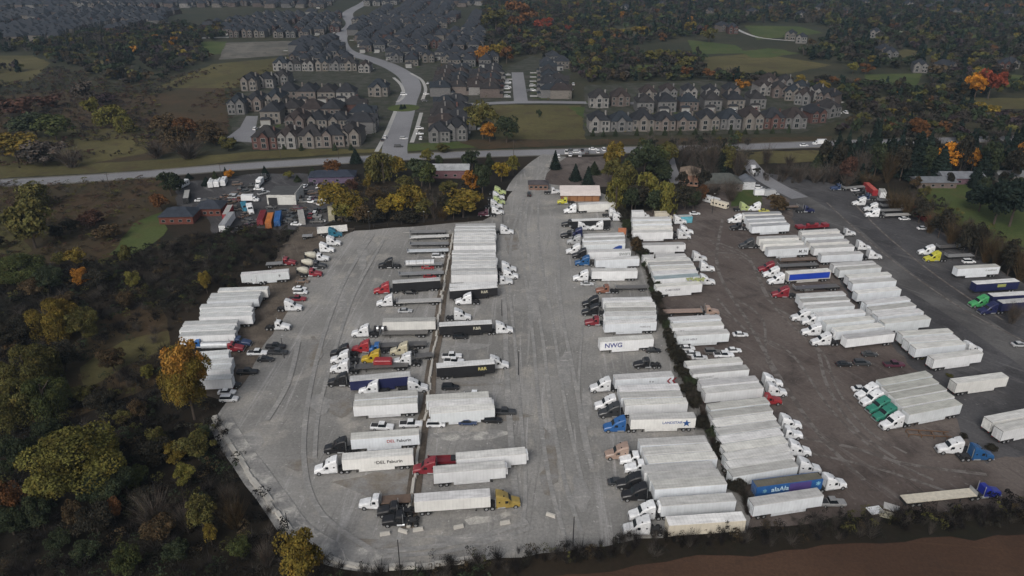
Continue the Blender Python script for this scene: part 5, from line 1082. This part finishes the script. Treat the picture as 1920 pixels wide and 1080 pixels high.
def tree(x,yt,yb,wp,kind,c,zone,grp=None,world=None,wm=None,hm=None,lod=None):
    p=world if world is not None else G(x,yb)
    if wm is None:
        s=sc_at(yb); depth=F_PX/s; al=math.atan2(H,p.y); wm=wp/s; 
        q=G(x,yt,0); # height: the crown top seen at yt
        v=(yt-540)/F_PX; tz=(ct-v*st); hm=H-(p.y+wm*.15)*((st+v*ct)/tz); hm=max(1.5,hm)
        p=p+Vector((0,wm*.15,0))
        if kind=='conifer': wm*=random.uniform(.65,1.35); hm*=random.uniform(.65,1.15); p=p+Vector((random.uniform(-3,3),random.uniform(-12,12),0))
    if lod is None: lod=-1 if (p.y<260 and wm>11) else 0 if p.y<235 else (1 if p.y<470 else 2)
    r=empty(KN[kind],(p.x,p.y,0),random.uniform(0,6.28)); sx,sz=wm/KW[kind],hm/KH[kind]; seed=random.randrange(3)
    cc=TC[c]; j=random.uniform(.88,1.12); o=ob('crown',crown(kind,lod,seed),r,tuple(q*j for q in cc)); o.scale=(sx,sx,sz)
    o=ob('trunk',TRK[kind],r); o.scale=(max(.5,sx),max(.5,sx),sz)
    reg(r,'tree' if kind not in('bush','bare') else 'shrub',f'{TW[c]} {KD[kind]}',zone,grp); TREES.append((p.x,p.y,wm/2)); return r
def T(zone,L):
    for q in L: tree(*q,zone)
T('at the left edge of the photo',[(62,340,395,72,'willow','olive'),(40,378,440,56,'willow','ygreen'),(60,372,470,84,'round','olive'),(38,480,548,92,'round','green'),(90,500,552,62,'round','dkgreen'),(52,648,745,112,'willow','olive'),(30,715,800,120,'willow','olive'),(85,705,790,90,'willow','green'),(20,900,985,66,'round','rust'),(20,600,660,80,'round','dark'),(30,820,900,70,'round','dkgreen')])
T('in the dark brush on the left',[(157,500,542,38,'round','orange'),(140,468,505,40,'round','mustard'),(250,508,548,32,'round','ygreen'),(235,545,582,36,'bush','brown'),(388,505,552,24,'tall','mustard'),(100,560,640,92,'willow','mustard'),(155,578,640,68,'round','olive'),(277,685,716,28,'round','ygreen'),(262,750,792,38,'round','brown'),(330,830,875,52,'round','mustard'),(348,870,920,44,'round','ygreen'),(215,935,985,38,'round','rust'),(142,942,1000,44,'round','brown'),(240,1028,1090,64,'round','green'),(350,940,1005,64,'bare','grey'),(378,935,1000,66,'round','olive'),(396,985,1025,30,'round','mustard'),(80,925,1000,52,'round','dkgreen'),(290,925,1000,90,'bare','grey'),(300,800,850,44,'round','olive'),(200,880,960,100,'round','dkgreen'),(440,930,1000,60,'bare','brown'),(500,1010,1070,50,'bare','grey'),(235,460,498,30,'bush','olive'),(200,420,452,60,'bush','brown'),(172,395,430,60,'bush','redbr'),(120,640,700,60,'round','dark'),(430,905,960,44,'bare','grey')])
tree(145,818,945,178,'round','ygreen','rising over the dark brush, largest crown there')
tree(573,992,1105,96,'round','mustard','in front at the bottom of the gravel lot')
o=tree(360,657,795,94,'round','mustard','beside the west row trailers, orange topped'); p=o.location; 
cr=[c for c in o.children if c.name.startswith('crown')][0]; c2=ob('crown_top',crown('tall',0,1),o,(.23,.13,.030)); c2.scale=(cr.scale.x*.98,cr.scale.x*.98,cr.scale.z*.80); c2.location=(0,0,cr.scale.z*.4)
rr9=random.Random(5)
WL=[(-10,470),(60,560),(180,545),(20,660),(170,640),(205,610),(-5,760),(90,830),(230,800),(200,860),(60,880),(20,1010),(110,1040),(180,1010),(160,1060),(300,1020),(330,1060),(290,880),(380,830),(370,870),(250,920),(70,960),(270,960),(210,700),(150,760),(190,780),(250,560),(300,560),(340,590),(290,620),(210,520),(120,590),(300,500),(360,480),(300,470),(420,450),(470,470),(240,450),(110,500),(100,450),(10,540),(450,1050),(30,420),(130,440)]
for x,y in [q for q in WL if not (q[0]>200 and q[1]<640)]:
    sc_=rr9.uniform(.8,1.5); w_=sc_at(y)*6.5*sc_; tree(x,y-w_*.75,y,w_,rr9.choice(('round','round','bush')),rr9.choice(('olive','dkgreen','dark','olive','green','brown','dark')),'in the dark brush on the left')
T('in the scrub beyond the main road',[(175,180,226,38,'round','ygreen'),(208,195,238,60,'willow','ygreen'),(230,215,252,40,'willow','ygreen'),(246,228,256,28,'round','olive'),(62,210,262,90,'round','dkgreen'),(100,215,265,72,'round','green'),(308,215,262,54,'round','brown'),(350,218,264,64,'round','rust'),(36,180,222,84,'bush','redbr'),(85,175,205,60,'bush','redbr'),(330,240,285,60,'bush','brown'),(400,235,275,60,'bush','brown'),(290,255,300,60,'bare','grey'),(350,258,302,80,'bare','grey'),(25,250,305,100,'round','mustard'),(75,265,315,100,'bush','grey'),(130,270,318,70,'bare','grey'),(160,150,200,50,'round','grey'),(200,175,200,50,'bush','purple'),(390,225,262,40,'round','brown'),(425,255,285,40,'bush','olive')])
T('around the equipment yard',[(318,322,370,56,'round','dkgreen'),(300,362,396,44,'round','rust'),(430,318,336,20,'round','bright'),(405,312,336,22,'conifer','dkgreen'),(418,312,334,18,'conifer','spruce'),(362,322,336,20,'conifer','spruce'),(488,314,340,16,'conifer','spruce'),(388,322,338,18,'conifer','spruce'),(540,322,336,20,'round','ygreen'),(570,318,336,14,'conifer','dkgreen'),(590,316,336,14,'conifer','dkgreen'),(605,320,338,20,'round','olive'),(625,300,336,36,'round','rust'),(652,282,314,20,'conifer','spruce'),(318,335,352,40,'bush','dkgreen')])
T('in the tree belt above the gravel lot',[(652,360,412,58,'round','mustard'),(625,342,400,62,'round','mustard'),(690,325,362,18,'tall','mustard'),(718,285,345,72,'willow','olive'),(748,290,338,42,'round','mustard'),(790,293,352,60,'round','dkgreen'),(806,305,358,40,'round','green'),(772,345,406,60,'round','mustard'),(722,372,412,40,'round','mustard'),(640,375,418,46,'round','ygreen'),(850,365,412,50,'round','olive'),(800,372,412,44,'round','olive'),(668,382,418,36,'round','mustard'),(842,338,372,40,'round','olive'),(700,350,384,34,'round','brown'),(760,330,358,36,'round','olive'),(742,360,408,56,'round','yellow'),(868,356,412,86,'round','mustard'),(886,316,368,40,'round','orange'),(905,300,370,38,'round','dkgreen'),(885,280,318,44,'round','dkgreen'),(940,303,342,38,'round','yellow'),(962,292,330,26,'round','ygreen'),(918,290,332,24,'tall','dkgreen'),(815,360,412,40,'bare','grey'),(835,352,410,40,'tall','dark'),(800,350,405,36,'bare','grey'),(800,280,310,26,'round','ygreen'),(680,380,420,50,'bush','brown'),(700,392,420,60,'bush','dark'),(760,395,418,70,'bush','dark'),(660,335,362,26,'round','redbr'),(830,385,415,40,'bare','brown'),(822,290,318,20,'round','dkgreen')])
T('around the far gate and willows',[(1040,276,312,22,'conifer','spruce'),(1152,262,330,44,'round','mustard'),(1148,300,350,44,'round','olive'),(1170,300,372,54,'willow','olive'),(1208,268,345,66,'round','dkgreen'),(1155,330,398,46,'willow','ygreen'),(1210,320,385,54,'willow','ygreen'),(1246,335,402,52,'willow','ygreen'),(1192,345,396,60,'round','dark'),(1285,350,398,44,'round','dark'),(1230,270,330,50,'round','green'),(1255,262,315,40,'round','olive'),(1290,258,312,56,'bare','grey'),(1330,250,330,64,'bare','grey'),(1345,262,320,26,'conifer','spruce'),(1362,270,330,40,'round','olive'),(1385,262,335,50,'bare','grey'),(1192,445,480,24,'round','brown'),(1455,365,402,46,'round','brown'),(1315,345,382,24,'round','rust'),(1075,300,340,20,'conifer','spruce'),(1095,302,342,22,'conifer','spruce'),(1115,300,336,20,'conifer','dkgreen'),(1370,330,372,50,'bare','grey'),(1340,335,370,50,'bare','grey')])
T('in the wood right of the main road',[(1560,250,330,34,'conifer','spruce'),(1585,246,325,36,'conifer','spruce'),(1602,252,330,30,'conifer','spruce'),(1625,248,322,40,'conifer','spruce'),(1650,240,326,38,'conifer','spruce'),(1675,246,330,40,'conifer','spruce'),(1700,240,326,44,'conifer','spruce'),(1722,250,330,40,'conifer','spruce'),(1745,246,328,44,'conifer','spruce'),(1758,262,330,30,'conifer','dkgreen'),(1784,268,326,52,'round','bright'),(1822,280,326,26,'round','orange'),(1722,218,262,40,'round','rust'),(1860,242,330,50,'conifer','spruce'),(1885,236,332,56,'conifer','spruce'),(1905,270,330,44,'round','orange'),(1920,250,330,40,'conifer','spruce'),(1840,250,328,44,'conifer','spruce'),(1500,300,345,46,'bare','grey'),(1530,305,345,46,'bare','grey'),(1560,300,345,50,'bare','grey'),(1590,310,350,50,'bare','grey'),(1470,302,340,40,'bare','grey'),(1630,320,352,60,'bare','brown'),(1480,285,315,30,'bare','grey'),(1540,290,325,30,'conifer','dkgreen'),(1437,268,310,30,'bare','grey')])
T('in the wood right of the main road',[(1572,262,338,40,'round','dark'),(1612,270,340,44,'bare','grey'),(1640,262,338,36,'round','dkgreen'),(1665,275,345,40,'bare','brown'),(1690,268,340,40,'round','dark'),(1735,270,340,36,'round','dkgreen'),(1800,255,330,34,'round','dark'),(1852,262,338,44,'round','dkgreen'),(1896,280,345,44,'round','dark'),(1545,262,322,30,'round','dark'),(1590,290,350,36,'round','redbr')])
T('in the dark wood below the brick house',[(1185,350,400,44,'round','dkgreen'),(1225,352,404,44,'round','dkgreen'),(1262,348,402,40,'round','dark'),(1300,355,398,34,'round','dkgreen'),(1278,322,362,26,'round','dark'),(1300,300,350,30,'bare','grey'),(1318,318,356,30,'round','dark'),(1240,300,345,40,'round','dkgreen'),(1180,290,340,36,'round','dkgreen'),(1220,290,335,40,'round','dark'),(1310,345,385,26,'bare','grey'),(1372,345,380,36,'bare','grey')])
T('around the low houses on the right',[(1778,322,352,18,'round','dark'),(1826,318,352,22,'conifer','spruce'),(1842,330,366,26,'round','dkgreen'),(1862,318,360,30,'conifer','spruce'),(1716,330,356,22,'bush','brown'),(1880,322,362,28,'round','dark'),(1905,330,370,30,'round','dkgreen'),(1735,318,340,16,'round','dark')])
T('beyond the far meadows on the right',[(1830,133,188,46,'round','bright'),(1856,125,188,50,'round','red'),(1852,192,220,48,'round','mustard'),(1600,115,140,24,'round','ygreen'),(1625,118,140,30,'round','rust'),(1330,128,150,30,'round','rust'),(1392,145,172,30,'round','orange'),(1228,90,122,40,'round','olive'),(1120,105,128,24,'round','ygreen'),(1290,105,130,36,'round','olive'),(1285,120,146,30,'round','rust'),(1020,30,62,40,'round','red'),(1065,45,62,16,'round','red'),(975,0,60,70,'round','rust'),(930,15,65,60,'round','olive'),(930,80,115,40,'round','mustard'),(950,85,120,30,'round','rust'),(905,85,120,30,'round','orange'),(1330,52,80,34,'round','olive'),(1290,40,66,20,'round','mustard'),(1200,48,72,44,'round','mustard'),(1500,140,160,24,'round','mustard'),(1545,150,175,30,'round','mustard')])
T('in the strip between road and houses',[(905,192,262,60,'round','olive'),(918,228,268,36,'round','orange'),(950,218,270,50,'round','dkgreen'),(1010,205,222,12,'bush','dkgreen'),(830,270,288,30,'bush','olive'),(880,200,240,40,'round','olive')])
T('in the trees right of the asphalt',[(1680,352,398,60,'bare','brown'),(1705,362,405,50,'bare','brown'),(1725,375,420,44,'tall','dark'),(1745,385,440,40,'bare','brown'),(1762,390,448,40,'tall','dark'),(1785,405,460,44,'bare','brown'),(1808,420,478,40,'bush','dark'),(1830,420,485,34,'tall','dark'),(1850,430,496,44,'bare','brown'),(1870,440,505,44,'bare','brown'),(1892,450,520,44,'tall','dark'),(1915,455,530,50,'bare','brown'),(1870,330,425,80,'round','spruce'),(1900,335,430,90,'round','spruce'),(1840,345,400,60,'round','spruce'),(1735,348,372,20,'bush','olive'),(1900,560,610,40,'bare','grey')])
def line_shrubs(pts,step,zone,kinds,w,h,grp=None,jit=1.5,maxn=None):
    P=[G(*q) for q in pts]; c=0
    for a,b_ in zip(P,P[1:]):
        L=(b_-a).length; n=max(1,int(L/step))
        for i in range(n):
            q=a.lerp(b_,(i+random.random()*.6)/n)+Vector((random.uniform(-jit,jit),random.uniform(-jit,jit),0)); k,cc=random.choice(kinds); tree(0,0,0,0,k,cc,zone,grp,world=q,wm=random.uniform(*w),hm=random.uniform(*h)); c+=1
line_shrubs([(1158,378),(1172,420),(1200,478),(1222,530),(1240,590),(1258,650),(1283,715),(1310,780),(1345,850),(1380,915),(1402,970)],2.3,'in the dark hedge',[('bare','grey'),('bush','dark'),('bush','dkgreen'),('bush','dark'),('bare','dark')],(3.6,5.2),(2.8,4.6),'shrubs of the dark hedge',jit=.9)
line_shrubs([(1222,505),(1230,512)],4,'pointing up from the hedge',[('conifer','dark')],(2,2.6),(5.5,6.5))
line_shrubs([(1650,600),(1690,650),(1740,690),(1800,715)],6,'on the grass wedge',[('bush','olive')],(1.5,2.5),(.6,1.2),'low weeds on the grass wedge')
line_shrubs([(1790,812),(1840,838),(1875,862)],4,'beside the blue tractor',[('bush','dark'),('bush','olive')],(2,3.5),(.8,1.6),'weeds beside the blue tractor')
# houses' garden shrubs
line_shrubs([(1095,256),(1300,253),(1500,249)],9,'in the back gardens of the front row',[('conifer','dkgreen')],(2.5,3.5),(4,6),'small garden conifers',jit=1)
line_shrubs([(430,268),(560,283),(700,282)],11,'along the subdivision hedge',[('conifer','dkgreen'),('bush','dkgreen')],(2.5,3.5),(3,5),'small garden conifers left',jit=1)
for x,y in((748,202),(764,201)): tree(x,y-13,y,9,'conifer','spruce','on the roundabout')
# ---- brush, hedgerow scrub and far woods: nobody could count these
def scatter(P,spacing,avoid=True):
    W=[G(*q) for q in P]; PW=[(q.x,q.y) for q in W]; x0=min(p[0] for p in PW);x1=max(p[0] for p in PW);y0=min(p[1] for p in PW);y1=max(p[1] for p in PW); out=[]
    n=int((x1-x0)*(y1-y0)/spacing**2)
    X=RNG.uniform(x0,x1,n);Y=RNG.uniform(y0,y1,n)
    for x,y in zip(X,Y):
        if inpoly(x,y,PW): out.append((x,y))
    return out
def stuff(name,pts,kinds,label,cat,wr,hr,ns,size,tintvar=.25):
    """kinds: list of (kind,colour,weight); one merged mesh"""
    protos={}; V=[];C=[]; wts=np.array([k[2] for k in kinds],float); wts/=wts.sum(); ch=RNG.choice(len(kinds),len(pts),p=wts)
    for (x,y),c in zip(pts,ch):
        kd,cn,_=kinds[c]; sd=int(RNG.integers(0,4))
        if (kd,sd) not in protos: protos[(kd,sd)]=crownV(kd,ns if kd!='bare' else int(ns*.7),size if kd!='bare' else size*.12,sd+50)
        P=protos[(kd,sd)]; a=RNG.uniform(0,6.28); w_=RNG.uniform(*wr); h_=RNG.uniform(*hr)*(1.25 if kd=='conifer' else 1); s=w_/KW[kd]*(.6 if kd=='conifer' else 1); z=h_/KH[kd]; ca,sa=math.cos(a)*s,math.sin(a)*s
        V.append(np.stack([P[:,0]*ca-P[:,1]*sa+x,P[:,0]*sa+P[:,1]*ca+y,P[:,2]*z],1)); C.append(np.tile(np.array(TC[cn])*RNG.uniform(1-tintvar,1+tintvar),(len(P),1)))
    if not V: return
    o=ob(name,qmesh(name,np.concatenate(V),'tinted',np.concatenate(C))); o['kind']='stuff'; o['label']=label; o['category']=cat; return o
def clear(pts,r=3):
    out=[]
    for x,y in pts:
        if any(inpoly(x,y,o) for o in OPEN) and RNG.random()<.85: continue
        if all(abs(x-a)>8+r or abs(y-b)>8+r for a,b in FOOT) and all((x-a)**2+(y-b)**2>(R_*.55)**2 for a,b,R_ in TREES): out.append((x,y))
    return out
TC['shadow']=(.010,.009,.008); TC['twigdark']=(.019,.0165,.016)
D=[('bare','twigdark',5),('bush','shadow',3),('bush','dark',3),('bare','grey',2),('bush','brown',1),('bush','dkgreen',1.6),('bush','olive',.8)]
west=[(-60,480),(150,500),(240,475),(400,440),(520,432),(560,440),(500,498),(450,512),(452,545),(395,540),(340,608),(316,640),(318,735),(335,745),(400,770),(430,830),(485,925),(540,1002),(600,1045),(680,1068),(780,1070),(900,1056),(905,1110),(-300,1140),(-300,480)]
field=[G(*q) for q in [(150,690),(230,635),(315,600),(318,650),(230,700),(130,760),(90,720)]]; FP=[(q.x,q.y) for q in field]
pts=clear([p for p in scatter(west,2.5) if not inpoly(*p,FP) or random.random()<.1],0)
stuff('brush',pts,D,'dark leafless brush filling the left side beside the lot','brush',(3,6),(2,4.6),150,.5)
stuff('brush',scatter([(560,1130),(600,1050),(780,1068),(900,1055),(1200,1020),(1500,990),(1950,955),(1990,985),(1600,1014),(1250,1048),(900,1086),(700,1130)],2.0),[('bare','grey',3),('bare','twigdark',3),('bush','dark',2),('bush','shadow',1),('bush','brown',.6),('bush','olive',.3)],'grey-brown twiggy brush between the lot and the ploughed field','brush',(2.2,4.4),(2.2,5.0),190,.36)
bot=[(800,1052),(900,1044),(1060,1030),(1200,1006),(1260,992),(1400,990),(1480,975),(1560,970),(1700,962),(1830,954),(2000,934),(2000,975),(1600,1000),(1250,1035),(1000,1068),(900,1088)]
stuff('brush',scatter(bot,1.7),[('bare','twigdark',2),('bare','grey',4),('bush','shadow',2),('bush','brown',1),('bush','olive',.5)],'low leafless roadside brush along the bottom field edge','brush',(2,3.8),(2.0,4.2),170,.36)
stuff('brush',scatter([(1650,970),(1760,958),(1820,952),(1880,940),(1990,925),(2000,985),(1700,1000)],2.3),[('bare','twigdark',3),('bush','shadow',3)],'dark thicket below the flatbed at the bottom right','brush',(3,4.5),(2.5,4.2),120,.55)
stuff('scrub',clear(scatter([(-60,345),(200,338),(320,332),(300,380),(230,460),(120,495),(-60,480)],3.3)),[('bush','redbr',2),('bush','brown',3),('bare','grey',2),('bush','olive',2),('bush','dark',1)],'reddish brown scrub below the main road at left','scrub',(2.5,5),(1,2.6),70,.8)
stuff('scrub',clear(scatter([(640,420),(665,395),(650,345),(780,345),(850,352),(900,345),(905,408),(850,414),(760,420)],4.2)),[('bush','brown',3),('bush','dark',3),('bare','grey',3),('bush','olive',1)],'brown undergrowth between the trees above the gravel lot','scrub',(3,6),(1.8,4),80,.8)
FW=[('round','dark',3.5),('round','dkgreen',4),('round','brown',1.6),('bare','grey',3),('round','greybr',3.0),('round','olive',1.8),('round','mustard',.28),('round','rust',.25),('round','purple',.8),('conifer','spruce',1.2),('round','orange',.05)]; TC['greybr']=(.036,.031,.027)
stuff('woodland',clear(scatter([(-120,150),(-120,82),(300,50),(440,48),(440,70),(370,80),(400,110),(360,125),(300,150),(230,160),(100,118),(60,100),(-120,98),(-120,120),(60,135)],8)),FW,'mixed autumn trees beyond the far meadow at left','woodland',(6,12),(4,10),70,2.0)
stuff('scrub',clear(scatter([(-120,330),(-120,160),(60,150),(100,125),(230,155),(300,150),(420,125),(300,180),(300,235),(290,250),(280,285),(100,315)],4.6)),[('bare','grey',5),('bush','redbr',3),('bush','brown',3),('bush','dark',3),('bush','purple',1.5),('bush','olive',1.2),('round','mustard',.25),('round','dkgreen',.3)],'low brown and reddish scrub beyond the main road at left','scrub',(2.6,6),(1.2,4),60,1.2)
stuff('woodland',clear(scatter([(270,250),(300,225),(420,160),(520,120),(440,190),(425,262),(300,300)],6)),[('bush','redbr',3),('bush','brown',3),('bare','grey',1),('bush','olive',1)],'low reddish scrub beside the houses at left','scrub',(3,6),(1,2.5),50,1.4)
stuff('woodland',clear(scatter([(905,118),(905,-10),(1060,-10),(1075,68),(1150,70),(1150,98),(1240,110),(1320,103),(1320,140),(1440,148),(1500,158),(1400,162),(1330,150),(1110,158),(1070,135),(1000,105)],8)),FW,'mixed autumn wood beyond the houses, centre right','woodland',(7,12),(5,11),70,2.0)
stuff('woodland',clear(scatter([(1060,-12),(2100,-12),(2100,100),(1800,120),(1620,135),(1560,118),(1480,108),(1560,70),(1530,45),(1400,45),(1290,72),(1150,95),(1075,60)],10.5)),FW+[('conifer','spruce',2),('round','dkgreen',2)],'dark suburban tree cover at the top right','woodland',(8,13),(6,12),62,2.3)
stuff('woodland',clear(scatter([(1620,160),(1800,175),(1820,205),(1840,225),(2050,225),(2050,262),(1800,270),(1600,262),(1560,250),(1600,215),(1500,165),(1560,150)],7.5)),FW,'autumn wood beyond the main road at right','woodland',(7,11),(5,10),80,1.9)
stuff('woodland',clear(scatter([(1730,120),(2050,110),(2050,180),(1800,182),(1740,160)],9)),FW,'tree cover around the right meadows','woodland',(7,12),(5,11),70,2.0)
stuff('woodland',clear(scatter([(1560,285),(2050,270),(2050,330),(1760,330),(1620,345),(1560,330)],6.5)),[('conifer','spruce',5),('round','dark',3),('bare','grey',2)],'dark spruce wood behind the asphalt lane','woodland',(6,9),(7,12),120,1.3)
stuff('woodland',clear(scatter([(1190,272),(1400,270),(1400,330),(1330,345),(1240,300),(1200,395),(1290,400),(1300,360),(1250,330)],6)),[('bare','grey',4),('round','dark',3),('bush','olive',1),('round','dkgreen',1)],'leafless trees around the hidden houses','woodland',(5,8),(5,9),110,1.1)
stuff('woodland',clear(scatter([(1400,330),(1560,335),(1620,352),(1560,352),(1480,345),(1400,345)],4.5)),[('bare','grey',4),('bush','dark',2)],'bare trees at the head of the asphalt lane','scrub',(3,5),(3,7),90,.9)
stuff('scrub',clear(scatter([(1690,385),(1760,432),(1830,490),(1900,525),(2000,580),(2050,580),(2050,520),(1900,460),(1800,410),(1720,360)],3.6)),[('bare','grey',3),('bare','brown',3),('bush','dark',3),('bush','olive',1)],'brown scrub along the lawn at right','scrub',(3,5.5),(2.5,6),110,.8)
stuff('scrub',clear(scatter([(1160,380),(1330,360),(1330,372),(1270,405),(1190,408)],3.5)),[('bush','dark',3),('bush','dkgreen',2),('bush','shadow',2)],'dark undergrowth below the willows','scrub',(3,5),(2,4),100,.8)
gp=[]
for a,b_ in FOOT:
    if a<0 or True:
        for k in range(2):
            gp.append((a+RNG.uniform(-12,12),b_+RNG.choice((-1,1))*RNG.uniform(8,13)))
gp=[g_ for g_ in gp if g_[1]>430 and all(abs(g_[0]-a)>7.5 or abs(g_[1]-b)>8 for a,b in FOOT)]
stuff('garden_plants',gp,[('bush','dkgreen',2),('conifer','dkgreen',2),('bush','olive',1),('round','mustard',.4),('bush','rust',.4)],'small garden shrubs among the estate houses','garden plants',(2,4),(1.5,4.5),40,.9)
# wild grass tufts at edges of the gravel
# ---------------------------------------------------------------- light poles, fence
def pole(x,yb,h,zone,lamp=True,lean=0):
    p=G(x,yb); r=empty('light_pole' if lamp else 'utility_pole',(p.x,p.y,0)); r.rotation_euler=(0,lean,0)
    b=MB(); b.cyl((0,0,h/2),.13,h,'z',8,'bark' if not lamp else 'dark_metal',r2=.09); ob('post',b.mesh('post'),r)
    if lamp: ob('lamp_head',P((-.15,.55,-.18,.18,h,h+.15,'trim')).mesh('lamp_head'),r)
    else: ob('crossarm',P((-1.1,1.1,-.07,.07,h-.9,h-.75,'bark')).mesh('crossarm'),r)
    reg(r,'pole','tall thin light pole' if lamp else 'wooden utility pole',zone)
for q in ((533,672,7,'by the west pickups'),(972,704,8,'beside the lower black trailer'),(941,592,6,'in the middle gravel aisle'),(943,418,9,'by the gate cabs'),(693,431,8,'at the far fence'),(751,1076,9,'on the south edging'),(1074,1024,8,'by the bottom brush'),(541,995,5,'on the lower stone edging'),(1335,400,9,'by the camper'),(795,418,5,'at the far kerb')): pole(q[0],q[1],q[2],q[3])
for x,y in((208,362),(417,342),(527,300),(635,298),(963,296),(1137,292),(1253,258),(1440,292),(1610,330)): pole(x,y,10,'along the main road',False)
def fence(pts,h,desc,zone,name='wire_fence'):
    r=None; P=[G(*q) for q in pts]; r=empty(name,tuple(P[0])); o0=P[0]; b=MB(); rail=MB()
    for a,c in zip(P,P[1:]):
        n=max(1,int((c-a).length/6))
        for i in range(n): q=a.lerp(c,i/n)-o0; m=MB(); m.cyl((q.x,q.y,h/2),.05,h,'z',6,'bark'); ob('post',m.mesh('post'),r)
        A,C_=a-o0,c-o0; d=(C_-A).normalized(); nn=Vector((-d.y,d.x,0))*.03
        for z in(h*.4,h*.75,h*.98): rail.quad([A-nn+Vector((0,0,z)),C_-nn+Vector((0,0,z)),C_+nn+Vector((0,0,z+.04)),A+nn+Vector((0,0,z+.04))],'dark_metal')
    ob('wire',rail.mesh('wire'),r); reg(r,'fence',desc,zone)
fence([(665,432),(700,428),(780,419),(850,415),(905,412)],1.8,'low dark fence along the far side of the gravel lot','')
hm=bpy.data.materials.new('haze'); hm.use_nodes=True; n=hm.node_tree; n.nodes.remove(n.nodes['Principled BSDF']); pv=n.nodes.new('ShaderNodeVolumePrincipled'); pv.inputs['Density'].default_value=HAZE; pv.inputs['Color'].default_value=(.60,.80,1,1); pv.inputs['Anisotropy'].default_value=.2
n.links.new(pv.outputs[0],n.nodes['Material Output'].inputs['Volume'])
me=bpy.data.meshes.new('haze'); me.from_pydata([(x,y,z) for z in(-1,118) for y in(-310,5010) for x in(-3010,3010)],[],[(0,2,3,1),(4,5,7,6),(0,1,5,4),(2,6,7,3),(0,4,6,2),(1,3,7,5)]); me.materials.append(hm)
hz=ob('haze',me); hz['kind']='stuff'; hz['label']='thin bluish haze over the distance'; hz['category']='haze'
finish_labels()
b=[len(o['label'].split()) for o in bpy.data.objects if o.parent is None and 'label' in o]
print('LABELS',len(b),'max words',max(b),'houses',len(FOOT),'far',len(FAR),'objects',len(bpy.data.objects), 'polys',sum(len(o.data.polygons) for o in bpy.data.objects if o.type=='MESH'))
bl=[o['label'] for o in bpy.data.objects if o.parent is None and 'label' in o and len(o['label'].split())>16]
print('LONG',len(bl),bl[:12])
# trailer overlap report
for i,(p,d_,L,k,z) in enumerate(PLACED):
    for (p2,d2,L2,k2,z2) in PLACED[i+1:]:
        v=p2-p; a=abs(v.dot(d_)); n=abs(v.dot(Vector((-d_.y,d_.x,0))))
        if n<2.55 and a<(L+L2)/2-1: 
            q=pixel(p); q2=pixel(p2); print('OVERLAP %.1f %.1f | %d,%d %d,%d %s'%(n,a,*q,*q2,z2))
